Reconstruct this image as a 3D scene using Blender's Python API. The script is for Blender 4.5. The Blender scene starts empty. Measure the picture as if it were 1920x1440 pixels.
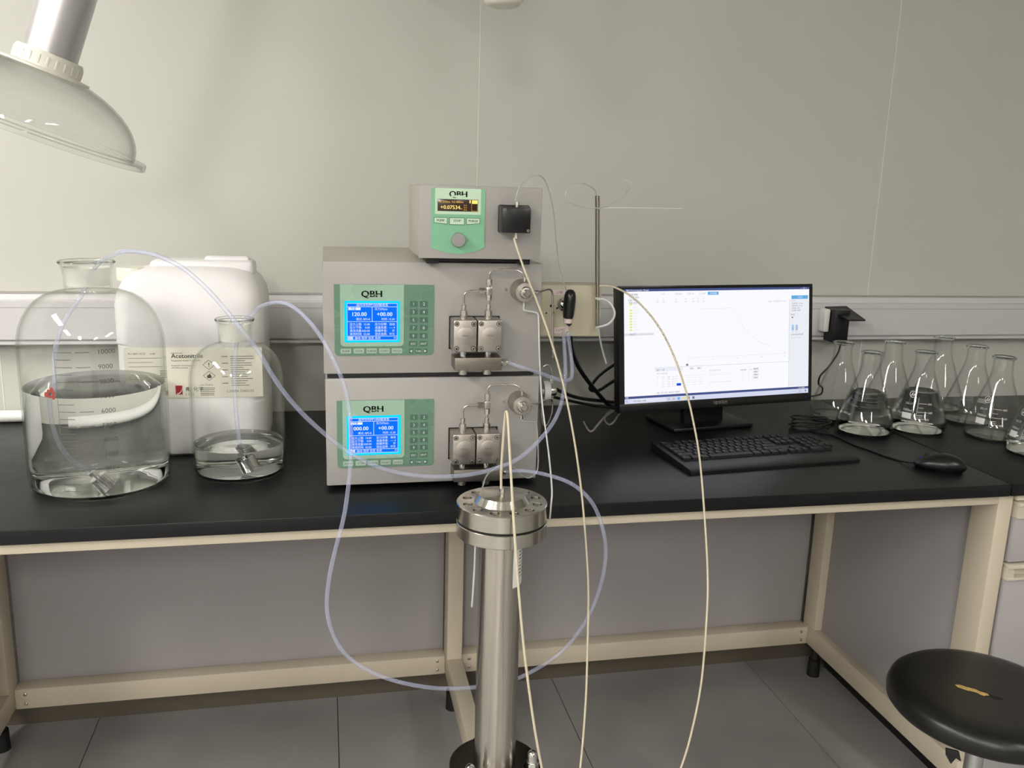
import bpy, bmesh, math, random
from mathutils import Vector, Matrix, Euler

random.seed(7)
scene = bpy.context.scene
COL = scene.collection
PI = math.pi

# ---------------------------------------------------------------- camera
cam_data = bpy.data.cameras.new('camera')
cam_data.sensor_fit = 'HORIZONTAL'
cam_data.sensor_width = 36.0
cam_data.lens = 36.0 * 1662.93 / 1920.0
cam_data.clip_start = 0.02
cam = bpy.data.objects.new('camera', cam_data)
COL.objects.link(cam)
YAW, PITCH, ROLL = 0.2127, 0.2203, 0.0307
_f = Vector((math.sin(YAW)*math.cos(PITCH), math.cos(YAW)*math.cos(PITCH), -math.sin(PITCH)))
_r = Vector((math.cos(YAW), -math.sin(YAW), 0))
_u = _r.cross(_f)
_r2 = math.cos(ROLL)*_r + math.sin(ROLL)*_u
_u2 = -math.sin(ROLL)*_r + math.cos(ROLL)*_u
cam.matrix_world = Matrix(((_r2.x, _u2.x, -_f.x, 0.5262), (_r2.y, _u2.y, -_f.y, -1.5697), (_r2.z, _u2.z, -_f.z, 1.4524), (0, 0, 0, 1)))
scene.camera = cam

# ---------------------------------------------------------------- world, light, exposure
world = bpy.data.worlds.new('world')
scene.world = world
world.use_nodes = True
world.node_tree.nodes['Background'].inputs[0].default_value = (0.9, 0.95, 1.0, 1)
world.node_tree.nodes['Background'].inputs[1].default_value = 0.05
LAMP_POWER = 42.0          # emission strength of the ceiling fixtures' diffusers
CEIL = 2.75
# (x, y, strength factor) of the ceiling fixtures, long side along Y
FIXTURES = [(-1.35, -0.75, 1.55), (-1.35, -2.6, 1.5), (-0.35, -4.2, 2.2), (1.6, -4.2, 0.5), (2.6, -2.6, 0.8)]
scene.view_settings.view_transform = 'Standard'
scene.view_settings.look = 'None'
scene.view_settings.exposure = 0.0
scene.view_settings.gamma = 1.0
scene.view_settings.use_curve_mapping = False
scene.cycles.use_denoising = True
scene.cycles.transparent_max_bounces = 28
scene.cycles.use_adaptive_sampling = True
scene.cycles.adaptive_threshold = 0.02
scene.cycles.max_bounces = 9
scene.cycles.diffuse_bounces = 4
scene.cycles.glossy_bounces = 5
scene.cycles.transmission_bounces = 9
scene.cycles.sample_clamp_indirect = 6.0

# ---------------------------------------------------------------- materials
def lin(c):
    out = []
    for v in c[:3]:
        v /= 255.0
        out.append(v/12.92 if v <= 0.04045 else ((v+0.055)/1.055)**2.4)
    return (*out, 1.0)

M = {}
def mat(name, rgb, rough=0.5, metal=0.0, noise=0.0, nscale=20.0, bump=0.0, bscale=200.0, spec=0.5, alpha=1.0, coat=0.0, stretch=None, trans=0.0, aniso=0.0, arot=0.0):
    m = bpy.data.materials.new(name)
    m.use_nodes = True
    nt = m.node_tree
    b = nt.nodes['Principled BSDF']
    b.inputs['Base Color'].default_value = lin(rgb)
    b.inputs['Roughness'].default_value = rough
    b.inputs['Metallic'].default_value = metal
    b.inputs['Specular IOR Level'].default_value = spec
    b.inputs['Alpha'].default_value = alpha
    b.inputs['Coat Weight'].default_value = coat
    b.inputs['Transmission Weight'].default_value = trans
    if aniso > 0:
        b.inputs['Anisotropic'].default_value = aniso
        b.inputs['Anisotropic Rotation'].default_value = arot
        tg = nt.nodes.new('ShaderNodeTangent')
        tg.direction_type = 'RADIAL'; tg.axis = 'Z'
        nt.links.new(tg.outputs[0], b.inputs['Tangent'])
    tc = nt.nodes.new('ShaderNodeTexCoord')
    mp = nt.nodes.new('ShaderNodeMapping')
    if stretch:
        mp.inputs['Scale'].default_value = stretch
    nt.links.new(tc.outputs['Object'], mp.inputs['Vector'])
    n = nt.nodes.new('ShaderNodeTexNoise')
    n.inputs['Scale'].default_value = nscale
    n.inputs['Detail'].default_value = 4
    nt.links.new(mp.outputs[0], n.inputs['Vector'])
    if noise > 0:
        r = nt.nodes.new('ShaderNodeValToRGB')
        c = lin(rgb)
        r.color_ramp.elements[0].position = 0.3
        r.color_ramp.elements[1].position = 0.7
        r.color_ramp.elements[0].color = tuple(v*(1-noise) for v in c[:3]) + (1,)
        r.color_ramp.elements[1].color = tuple(min(1, v*(1+noise)) for v in c[:3]) + (1,)
        nt.links.new(n.outputs['Fac'], r.inputs[0])
        nt.links.new(r.outputs[0], b.inputs['Base Color'])
    mr = nt.nodes.new('ShaderNodeMapRange')
    mr.inputs['To Min'].default_value = max(0.0, rough-0.05)
    mr.inputs['To Max'].default_value = min(1.0, rough+0.05)
    nt.links.new(n.outputs['Fac'], mr.inputs['Value'])
    nt.links.new(mr.outputs[0], b.inputs['Roughness'])
    if bump > 0:
        n2 = nt.nodes.new('ShaderNodeTexNoise')
        n2.inputs['Scale'].default_value = bscale
        nt.links.new(mp.outputs[0], n2.inputs['Vector'])
        bp = nt.nodes.new('ShaderNodeBump')
        bp.inputs['Strength'].default_value = bump
        bp.inputs['Distance'].default_value = 0.002
        nt.links.new(n2.outputs['Fac'], bp.inputs['Height'])
        nt.links.new(bp.outputs[0], b.inputs['Normal'])
    M[name] = m
    return m

def emit(name, rgb, strength=1.0):
    m = bpy.data.materials.new(name)
    m.use_nodes = True
    nt = m.node_tree
    nt.nodes.remove(nt.nodes['Principled BSDF'])
    e = nt.nodes.new('ShaderNodeEmission')
    e.inputs[0].default_value = lin(rgb)
    e.inputs[1].default_value = strength
    nt.links.new(e.outputs[0], nt.nodes['Material Output'].inputs[0])
    M[name] = m
    return m

def thin_glass(name, face, edge, rough=0.0, power=2.2, ior=1.45):
    """clear wall of a vessel: light passes through, a little tinted where it crosses the wall at a slant, plus mirror reflection"""
    m = bpy.data.materials.new(name)
    m.use_nodes = True
    nt = m.node_tree
    nt.nodes.remove(nt.nodes['Principled BSDF'])
    lw = nt.nodes.new('ShaderNodeLayerWeight')
    lw.inputs['Blend'].default_value = 0.5
    pw = nt.nodes.new('ShaderNodeMath'); pw.operation = 'POWER'
    pw.inputs[1].default_value = power
    nt.links.new(lw.outputs['Facing'], pw.inputs[0])
    mx = nt.nodes.new('ShaderNodeMix'); mx.data_type = 'RGBA'
    mx.inputs[6].default_value = (*face, 1)
    mx.inputs[7].default_value = (*edge, 1)
    nt.links.new(pw.outputs[0], mx.inputs[0])
    tr = nt.nodes.new('ShaderNodeBsdfTransparent')
    nt.links.new(mx.outputs[2], tr.inputs[0])
    gl = nt.nodes.new('ShaderNodeBsdfGlossy')
    gl.inputs['Roughness'].default_value = rough
    p5 = nt.nodes.new('ShaderNodeMath'); p5.operation = 'POWER'   # Schlick reflectance of a thin wall, the same from both sides
    p5.inputs[1].default_value = 5.0
    nt.links.new(lw.outputs['Facing'], p5.inputs[0])
    fr = nt.nodes.new('ShaderNodeMath'); fr.operation = 'MULTIPLY_ADD'
    fr.inputs[1].default_value = 0.6
    fr.inputs[2].default_value = 0.034
    nt.links.new(p5.outputs[0], fr.inputs[0])
    ms = nt.nodes.new('ShaderNodeMixShader')
    nt.links.new(fr.outputs[0], ms.inputs[0])
    nt.links.new(tr.outputs[0], ms.inputs[1])
    nt.links.new(gl.outputs[0], ms.inputs[2])
    nt.links.new(ms.outputs[0], nt.nodes['Material Output'].inputs[0])
    M[name] = m
    return m

def liquid(name, rgb=(1, 1, 1), ior=1.33):
    m = bpy.data.materials.new(name)
    m.use_nodes = True
    nt = m.node_tree
    nt.nodes.remove(nt.nodes['Principled BSDF'])
    g = nt.nodes.new('ShaderNodeBsdfGlass')
    g.inputs['Color'].default_value = (*rgb, 1)
    g.inputs['Roughness'].default_value = 0.0
    g.inputs['IOR'].default_value = ior
    nt.links.new(g.outputs[0], nt.nodes['Material Output'].inputs[0])
    M[name] = m
    return m

mat('wall_paint', (203, 203, 195), 0.42, noise=0.015, nscale=3, bump=0.02, bscale=60)
mat('seam_white', (240, 238, 228), 0.4)
mat('ceiling_white', (225, 225, 220), 0.8)
mat('floor_tile', (152, 150, 148), 0.42, noise=0.05, nscale=9, bump=0.03, bscale=300)
mat('grout', (60, 58, 55), 0.9)
mat('trunking', (211, 209, 210), 0.35, noise=0.01)
mat('trunking_groove', (168, 166, 160), 0.5)
mat('worktop', (15, 16, 18), 0.38, noise=0.12, nscale=30, bump=0.04, bscale=500, spec=0.35)
mat('frame_beige', (210, 199, 178), 0.4, noise=0.015, bump=0.03, bscale=400)
mat('panel_lilac', (172, 168, 169), 0.5, noise=0.015, nscale=8)
mat('handle_beige', (206, 200, 182), 0.35)
mat('black_plastic', (18, 18, 20), 0.42, noise=0.05)
mat('black_satin', (14, 15, 17), 0.3)
mat('key_black', (15, 16, 18), 0.5)
mat('legend_white', (205, 208, 212), 0.6)
mat('black_rubber', (20, 20, 20), 0.7)
mat('pump_paint', (167, 164, 160), 0.42, noise=0.012, nscale=12, bump=0.03, bscale=900)
mat('pump_top', (175, 172, 160), 0.45, noise=0.015)
mat('green_dark', (104, 142, 120), 0.28)
mat('green_light', (160, 192, 170), 0.28)
mat('green_key', (78, 112, 98), 0.3)
mat('green_btn', (172, 192, 176), 0.3)
mat('mint', (138, 196, 160), 0.18, coat=0.5)
mat('mint_pale', (206, 232, 206), 0.2)
mat('ink_dark', (32, 48, 44), 0.5)
mat('ink_grey', (90, 90, 88), 0.6)
mat('steel', (200, 196, 190), 0.28, metal=1.0, noise=0.04, nscale=60)
mat('steel_satin', (190, 184, 177), 0.42, metal=1.0, noise=0.05, nscale=90)
mat('steel_turned', (200, 196, 188), 0.22, metal=1.0, noise=0.05, nscale=30, stretch=(1, 1, 30), aniso=0.8, arot=0.25)
mat('steel_column', (206, 201, 192), 0.22, metal=1.0, noise=0.2, nscale=55, stretch=(1.5, 1.5, 0.03), aniso=0.9, arot=0.25)
mat('steel_manifold', (142, 136, 128), 0.45, metal=1.0, noise=0.04, nscale=80)
mat('steel_dark', (120, 116, 110), 0.35, metal=1.0)
mat('rod_steel', (176, 170, 160), 0.16, metal=1.0)
mat('chrome', (220, 220, 220), 0.08, metal=1.0)
mat('aluminium', (206, 203, 206), 0.36, metal=0.75, noise=0.02)
mat('aluminium_knob', (170, 168, 166), 0.4, metal=0.6)
mat('white_plastic', (228, 226, 214), 0.4)
mat('can_white', (234, 232, 233), 0.38, noise=0.012, nscale=6, spec=0.4)
mat('label_cream', (238, 234, 218), 0.5)
mat('label_red', (170, 36, 48), 0.5)
mat('plate_cream', (196, 190, 166), 0.45, noise=0.015)
mat('sticker', (226, 208, 204), 0.6)
mat('red_print', (150, 62, 54), 0.5)
mat('peek', (206, 197, 172), 0.4)
mat('tube_white', (222, 224, 220), 0.3, alpha=0.85)
mat('tube_thin', (205, 208, 204), 0.25, alpha=0.45)
def clear_hose(name, rgb, low, high):
    """clear plastic hose: the wall is denser where it is looked through at a slant"""
    m = mat(name, rgb, 0.12, spec=0.9)
    nt = m.node_tree
    b = nt.nodes['Principled BSDF']
    lw = nt.nodes.new('ShaderNodeLayerWeight'); lw.inputs['Blend'].default_value = 0.5
    pw = nt.nodes.new('ShaderNodeMath'); pw.operation = 'POWER'; pw.inputs[1].default_value = 1.6
    ma = nt.nodes.new('ShaderNodeMath'); ma.operation = 'MULTIPLY_ADD'
    ma.inputs[1].default_value = high-low; ma.inputs[2].default_value = low
    nt.links.new(lw.outputs['Facing'], pw.inputs[0]); nt.links.new(pw.outputs[0], ma.inputs[0])
    nt.links.new(ma.outputs[0], b.inputs['Alpha'])
clear_hose('tube_clear', (200, 206, 236), 0.20, 0.75)
mat('cable_grey', (150, 148, 142), 0.5)
mat('print_white', (222, 224, 220), 0.6)
mat('print_grey', (92, 94, 90), 0.6)
mat('pvc_white', (236, 236, 232), 0.35)
mat('vinyl_black', (22, 22, 21), 0.34, noise=0.08, nscale=30, bump=0.12, bscale=160)
mat('foam_yellow', (190, 160, 90), 0.9, noise=0.2, nscale=200)
mat('strip_brown', (96, 88, 76), 0.6, noise=0.05)
mat('dark_wood', (70, 62, 58), 0.6)
mat('cabinet_grey', (150, 150, 155), 0.6)
thin_glass('glass', (0.996, 0.998, 0.996), (0.74, 0.79, 0.73), power=5)
thin_glass('glass_flask', (0.996, 0.997, 0.996), (0.60, 0.62, 0.59), power=5)
thin_glass('acrylic', (0.972, 0.972, 0.968), (0.6, 0.6, 0.59), power=4.0)
mat('frosted', (226, 227, 216), 0.5, alpha=0.55)
liquid('solid_glass', (0.97, 0.985, 0.97), 1.47)
liquid('water', (0.985, 0.995, 0.985))
emit('screen_white', (250, 250, 255), 1.0)
emit('screen_side', (236, 238, 246), 1.0)
emit('screen_grey', (190, 194, 204), 1.0)
emit('screen_dim', (222, 224, 230), 1.0)
emit('screen_navy', (72, 84, 136), 1.0)
emit('screen_task', (214, 218, 240), 1.0)
emit('screen_blue', (104, 172, 226), 1.0)
emit('screen_deep', (20, 80, 200), 1.0)
emit('screen_yellow', (236, 230, 120), 1.0)
emit('screen_text', (120, 124, 136), 1.0)
emit('lcd_blue', (14, 106, 240), 1.2)
emit('lcd_cyan', (10, 205, 255), 1.25)
emit('lcd_white', (225, 240, 255), 1.1)
emit('oled_amber', (255, 196, 70), 1.1)
emit('oled_bright', (255, 226, 120), 1.2)
mat('oled_glass', (58, 40, 36), 0.2)
emit('led_blue', (60, 70, 200), 0.6)
emit('lamp_diffuser', (255, 251, 245), LAMP_POWER)

# ---------------------------------------------------------------- mesh helpers
class MB:
    def __init__(self):
        self.v = []; self.f = []; self.m = []
    def add(self, verts, faces, mi=0, T=None):
        o = len(self.v)
        for p in verts:
            p = Vector(p)
            if T is not None:
                p = T @ p
            self.v.append(p)
        for fc in faces:
            self.f.append([i+o for i in fc]); self.m.append(mi)
        return self
    def addbm(self, bm, mi=0, T=None):
        bm.verts.index_update()
        self.add([v.co.copy() for v in bm.verts], [[v.index for v in f.verts] for f in bm.faces], mi, T)
        bm.free()
        return self
    def box(self, lo, hi, bev=0.0, mi=0, T=None, seg=2):
        bm = bmesh.new()
        bmesh.ops.create_cube(bm, size=1.0)
        s = [hi[i]-lo[i] for i in range(3)]; c = [(hi[i]+lo[i])/2 for i in range(3)]
        for v in bm.verts:
            v.co = Vector((v.co[i]*s[i]+c[i] for i in range(3)))
        if bev > 0:
            bmesh.ops.bevel(bm, geom=list(bm.edges), offset=bev, segments=seg, profile=0.5, affect='EDGES')
        return self.addbm(bm, mi, T)
    def cyl(self, p0, p1, r, r2=None, n=24, mi=0, T=None, caps=True):
        p0 = Vector(p0); p1 = Vector(p1)
        r2 = r if r2 is None else r2
        d = (p1-p0).normalized()
        a = d.orthogonal().normalized(); b = d.cross(a)
        vs = []
        for p, rr in ((p0, r), (p1, r2)):
            for k in range(n):
                t = 2*PI*k/n
                vs.append(p + a*rr*math.cos(t) + b*rr*math.sin(t))
        fs = [[k, (k+1) % n, n+(k+1) % n, n+k] for k in range(n)]
        if caps:
            fs.append(list(range(n))[::-1]); fs.append([n+k for k in range(n)])
        return self.add(vs, fs, mi, T)
    def lathe(self, prof, n=48, mi=0, T=None, closed=False):
        """prof: list of (r, z); r = 0 collapses to a point"""
        vs = []; rings = []
        for r, z in prof:
            if r < 1e-6:
                rings.append([len(vs)]); vs.append((0, 0, z))
            else:
                rings.append(list(range(len(vs), len(vs)+n)))
                for k in range(n):
                    t = 2*PI*k/n
                    vs.append((r*math.cos(t), r*math.sin(t), z))
        fs = []
        pairs = list(zip(rings[:-1], rings[1:]))
        if closed:
            pairs.append((rings[-1], rings[0]))
        for A, B in pairs:
            if len(A) == 1 and len(B) == 1:
                continue
            for k in range(n):
                k2 = (k+1) % n
                if len(A) == 1:
                    fs.append([A[0], B[k2], B[k]])
                elif len(B) == 1:
                    fs.append([A[k], A[k2], B[0]])
                else:
                    fs.append([A[k], A[k2], B[k2], B[k]])
        return self.add(vs, fs, mi, T)
    def tube(self, path, r, n=10, mi=0, T=None, smooth=3, hollow=None):
        P = [Vector(p) for p in path]
        if smooth > 1 and len(P) > 2:
            Q = []
            for i in range(len(P)-1):
                a = P[max(i-1, 0)]; b = P[i]; c = P[i+1]; d = P[min(i+2, len(P)-1)]
                for k in range(smooth):
                    t = k/smooth
                    Q.append(0.5*((2*b)+(c-a)*t+(2*a-5*b+4*c-d)*t*t+(3*b-a-3*c+d)*t**3))
            Q.append(P[-1]); P = Q
        vs = []; N = len(P)
        tan = [(P[min(i+1, N-1)]-P[max(i-1, 0)]).normalized() for i in range(N)]
        a = tan[0].orthogonal().normalized()
        for i in range(N):
            a = (a - tan[i]*a.dot(tan[i])).normalized()
            b = tan[i].cross(a)
            for k in range(n):
                t = 2*PI*k/n
                vs.append(P[i]+a*r*math.cos(t)+b*r*math.sin(t))
        fs = []
        for i in range(N-1):
            for k in range(n):
                k2 = (k+1) % n
                fs.append([i*n+k, i*n+k2, (i+1)*n+k2, (i+1)*n+k])
        fs.append(list(range(n))[::-1]); fs.append([(N-1)*n+k for k in range(n)])
        return self.add(vs, fs, mi, T)
    def prism(self, pts, y0, y1, mi=0, T=None, bev=0.0):
        """outline in the XZ plane (x, z), extruded from y0 (front) to y1"""
        bm = bmesh.new()
        vs = [bm.verts.new((x, y0, z)) for x, z in pts]
        f = bm.faces.new(vs)
        r = bmesh.ops.extrude_face_region(bm, geom=[f])
        for e in r['geom']:
            if isinstance(e, bmesh.types.BMVert):
                e.co.y = y1
        bmesh.ops.recalc_face_normals(bm, faces=list(bm.faces))
        if bev > 0:
            bmesh.ops.bevel(bm, geom=[e for e in bm.edges if abs(e.verts[0].co.y-y0) < 1e-7 and abs(e.verts[1].co.y-y0) < 1e-7], offset=bev, segments=2, affect='EDGES')
        return self.addbm(bm, mi, T)
    def quad(self, x0, z0, x1, z1, y, mi=0, T=None):
        return self.add([(x0, y, z0), (x1, y, z0), (x1, y, z1), (x0, y, z1)], [[0, 1, 2, 3]], mi, T)
    def text(self, s, size, x, z, y, mi=0, align='CENTER', T=None, fn=None, sx=1.0):
        """flat lettering in an XZ plane facing -Y, baseline at z"""
        vs, fs = glyphs(s, align)
        pts = [(x+p[0]*size*sx, y, z+p[1]*size) for p in vs]
        if fn:
            pts = [fn(p) for p in pts]
        return self.add(pts, fs, mi, T)
    def build(self, name, mats, parent=None, smooth=35, loc=None, rot=None, mesh_only=False):
        me = bpy.data.meshes.new(name)
        org = Vector((0, 0, 0))
        me.from_pydata([tuple(p) for p in self.v], [], self.f)
        if not isinstance(mats, (list, tuple)):
            mats = [mats]
        for k in mats:
            me.materials.append(M[k])
        me.polygons.foreach_set('material_index', self.m)
        bm = bmesh.new(); bm.from_mesh(me)
        bmesh.ops.recalc_face_normals(bm, faces=list(bm.faces)) if not getattr(self, 'flat', False) else None
        bm.to_mesh(me); bm.free()
        if smooth:
            me.shade_smooth()
            me.set_sharp_from_angle(angle=math.radians(smooth))
        me.update()
        if mesh_only:
            return me
        o = bpy.data.objects.new(name, me)
        COL.objects.link(o)
        if parent is not None:
            o.parent = parent
        if loc is not None:
            o.location = loc
        if rot is not None:
            o.rotation_euler = rot
        return o

_gc = {}
def glyphs(s, align='CENTER'):
    key = (s, align)
    if key not in _gc:
        cu = bpy.data.curves.new('lettering', 'FONT')
        cu.body = s; cu.size = 1.0; cu.resolution_u = 2
        cu.align_x = align
        ob = bpy.data.objects.new('lettering', cu)
        me = bpy.data.meshes.new_from_object(ob)
        _gc[key] = ([tuple(v.co) for v in me.vertices], [list(p.vertices) for p in me.polygons])
        bpy.data.objects.remove(ob); bpy.data.curves.remove(cu); bpy.data.meshes.remove(me)
    return _gc[key]

def empty(name, loc=(0, 0, 0), rot=(0, 0, 0)):
    o = bpy.data.objects.new(name, None)
    COL.objects.link(o)
    o.location = loc; o.rotation_euler = rot
    o.empty_display_size = 0.05
    return o
def tag(o, label, cat, group=None, kind=None):
    o['label'] = label; o['category'] = cat
    if group: o['group'] = group
    if kind: o['kind'] = kind
    return o
def structure(o, label=None):
    o['kind'] = 'structure'
    if label: o['label'] = label
    return o
def copy_tree(o, parent=None):
    c = o.copy(); COL.objects.link(c); c.parent = parent
    for ch in o.children:
        if ch.name in bpy.data.objects and ch.parent == o:
            copy_tree(ch, c)
    return c
def rrect(x0, z0, x1, z1, r, n=5, corners=(1, 1, 1, 1)):
    """rounded rectangle outline, corners: bottom-left, bottom-right, top-right, top-left"""
    pts = []
    for i, (cx, cz, a0) in enumerate(((x0, z0, PI), (x1, z0, 1.5*PI), (x1, z1, 0), (x0, z1, 0.5*PI))):
        if not corners[i]:
            pts.append((cx, cz)); continue
        ox = cx + (r if cx == x0 else -r); oz = cz + (r if cz == z0 else -r)
        for k in range(n+1):
            a = a0 + 0.5*PI*k/n
            pts.append((ox+r*math.cos(a), oz+r*math.sin(a)))
    return pts
def hexnut(mb, p0, p1, r, mi=0):
    return mb.cyl(p0, p1, r, n=6, mi=mi)

def wloc(o):
    v = Vector((0, 0, 0))
    while o is not None:
        v += o.location; o = o.parent
    return v
def W(mb, name, mats, parent, smooth=35):
    """link mb (drawn in world coordinates) as a part of an unrotated parent"""
    return mb.build(name, mats, parent, smooth, loc=-wloc(parent) if parent is not None else None)

# ================================================================ the room
WALL_Y = 0.7826
H = 0.85                                   # worktop height
RX0, RX1, RY0 = -3.2, 5.2, -5.2
fl = structure(MB().box((RX0, RY0, -0.1), (RX1, WALL_Y+0.1, -0.004)).build('floor', 'grout'), 'grey tiled laboratory floor with thin dark joints')
TS = 0.637
tile_me = MB().box((0.001, 0.001, -0.012), (TS-0.001, TS-0.001, 0.0), 0.0006, seg=1).build('floor_tile', 'floor_tile', mesh_only=True)
for ix in range(-5, 8):
    for iy in range(-9, 1):
        o = bpy.data.objects.new('floor_tile', tile_me); COL.objects.link(o); o.parent = fl
        o.location = (-0.0915+ix*TS, 0.78-TS+iy*TS, 0)
structure(MB().box((RX0, RY0, CEIL), (RX1, WALL_Y+0.1, CEIL+0.1)).build('ceiling', 'ceiling_white'), 'white ceiling of the laboratory')
structure(MB().box((RX0-0.1, RY0, -0.1), (RX0, WALL_Y+0.1, CEIL)).build('wall_left', 'wall_paint'), 'pale grey side wall of the laboratory')
structure(MB().box((RX1, RY0, -0.1), (RX1+0.1, WALL_Y+0.1, CEIL)).build('wall_right', 'wall_paint'), 'pale grey far side wall of the laboratory')
structure(MB().box((RX0-0.1, RY0-0.1, -0.1), (RX1+0.1, RY0, CEIL)).build('wall_front', 'wall_paint'), 'pale grey wall opposite the bench')
wb = structure(MB().box((RX0, WALL_Y+0.012, -0.1), (RX1, WALL_Y+0.1, CEIL)).build('wall_back', 'seam_white'), 'pale grey panelled wall behind the bench')
seams = [-2.615, -1.4355, -0.256, 0.9238, 2.1034, 3.283, 4.4626]
edges = [RX0]+seams+[RX1]
for a, b in zip(edges[:-1], edges[1:]):
    MB().box((a+0.0011, WALL_Y, -0.1), (b-0.0011, WALL_Y+0.012, CEIL), 0.0008, seg=1).build('wall_panel', 'wall_paint', wb)
for s in seams:
    MB().box((s-0.0011, WALL_Y-0.0004, -0.1), (s+0.0011, WALL_Y+0.012, CEIL)).build('seam_bead', 'seam_white', wb)

# dark door and cupboards on the opposite side of the room, out of view, added for contrast in steel reflections
d = structure(MB().box((0.9, RY0+0.005, 0), (1.9, RY0+0.05, 2.1), 0.004).build('reflection_door', 'dark_wood'), 'unseen dark door added to the opposite wall for reflections')
for i, x in enumerate((-2.6, -1.4, 2.6)):
    r = tag(empty('reflection_cupboard', (x, RY0+0.32, 0)), ('unseen grey tall cupboard in the corner of the opposite wall, added for reflections', 'unseen grey tall cupboard between corner cupboard and dark door, added for reflections', 'unseen grey tall cupboard on the far side of the dark door, added for reflections')[i], 'cupboard')
    MB().box((-0.5, -0.25, 0.0), (0.5, 0.25, 1.95), 0.004).build('body', 'cabinet_grey', r)
    for s in (-1, 1):
        dd = MB().box((0.02 if s > 0 else -0.48, 0.25, 0.1), (0.48 if s > 0 else -0.02, 0.27, 1.9), 0.003).build('door', 'panel_lilac', r)
        MB().box((s*0.06-0.01, 0.27, 0.95), (s*0.06+0.01, 0.3, 1.1), 0.003).build('handle', 'steel', dd)

# ceiling fixtures
for i, (x, y, k) in enumerate(FIXTURES):
    r = tag(empty('ceiling_light', (x, y, CEIL)), ('long ceiling light nearest the panelled wall, above the bottles', 'long ceiling light in the middle of the room, on the hood side', 'long ceiling light near the opposite wall, on the hood side', 'long ceiling light near the opposite wall, in line with the dark door', 'long ceiling light in the middle of the room, on the stool side')[i], 'ceiling light', 'ceiling lights of the laboratory')
    m = MB()
    m.box((-0.17, -0.62, -0.05), (-0.15, 0.62, 0), 0.002).box((0.15, -0.62, -0.05), (0.17, 0.62, 0), 0.002)
    m.box((-0.15, -0.62, -0.05), (0.15, -0.6, 0), 0.002).box((-0.15, 0.6, -0.05), (0.15, 0.62, 0), 0.002)
    m.build('light_frame', 'ceiling_white', r)
    dm = M['lamp_diffuser'].copy(); dm.name = 'lamp_diffuser_%d' % i
    for n in dm.node_tree.nodes:
        if n.type == 'EMISSION':
            n.inputs[1].default_value = LAMP_POWER*k
    M[dm.name] = dm
    MB().box((-0.15, -0.6, -0.04), (0.15, 0.6, -0.03)).build('diffuser', dm.name, r)

structure(MB().box((RX0, WALL_Y-0.012, 0.0), (RX1, WALL_Y-0.0006, 0.10), 0.002).build('dark_strip_back', 'strip_brown'), 'dark brown strip at the foot of the panelled wall')  # low dark brown strip along the foot of the back wall

# cable trunking along the wall
m = MB()
yt = WALL_Y-0.0006
tr = tag(empty('cable_trunking', (1.0, yt, 1.1)), 'pale plastic cable trunking running along the whole wall', 'cable trunking')
def extr(prof, x0, x1, mi=0, mb=None):
    """profile in (y, z) extruded along X"""
    mb = mb or MB()
    n = len(prof)
    vs = [(x0, y, z) for y, z in prof]+[(x1, y, z) for y, z in prof]
    fs = [[k, (k+1) % n, n+(k+1) % n, n+k] for k in range(n)]+[list(range(n))[::-1], [n+k for k in range(n)]]
    return mb.add(vs, fs, mi)
W(extr([(yt, 1.163), (yt-0.022, 1.163), (yt-0.03, 1.150), (yt-0.03, 1.147), (yt-0.044, 1.1455), (yt-0.044, 1.0535), (yt-0.034, 1.0515), (yt-0.034, 1.0485), (yt, 1.0485)], RX0, RX1), 'trunking_body', 'trunking', tr, 25)
W(extr([(yt, 1.0485), (yt-0.046, 1.0485), (yt-0.046, 1.0415), (yt, 1.0415)], RX0, RX1), 'lower_lip', 'trunking', tr, 25)
W(extr([(yt, 1.163), (yt-0.024, 1.163), (yt-0.024, 1.1655), (yt, 1.1655)], RX0, RX1), 'upper_lip', 'trunking_groove', tr, 25)
W(extr([(yt-0.0445, 1.132), (yt-0.044, 1.132), (yt-0.044, 1.1305), (yt-0.0445, 1.1305)], RX0, RX1), 'cover_joint', 'trunking_groove', tr, 0)

# white plastic pipe lying at the back of the worktop
tag(MB().cyl((-0.7, 0.735, H+0.0145), (0.02, 0.735, H+0.0145), 0.0145, n=32).build('plastic_pipe', 'pvc_white'), 'white plastic pipe lying at the back of the worktop behind the largest bottle', 'pipe')

# ================================================================ bench
JX = 1.986                                  # joint between the two worktops
TT = 0.028
t1 = tag(MB().box((-1.2, 0.0, H-TT), (JX-0.0012, WALL_Y, H), 0.0025).build('worktop', 'worktop'), 'long black worktop carrying the pumps, bottles and monitor', 'worktop')
t2 = tag(MB().box((JX+0.0012, 0.0, H-TT), (3.6, WALL_Y, H), 0.0025).build('worktop', 'worktop'), 'black worktop of the drawer unit carrying the corner flasks', 'worktop')

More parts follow.
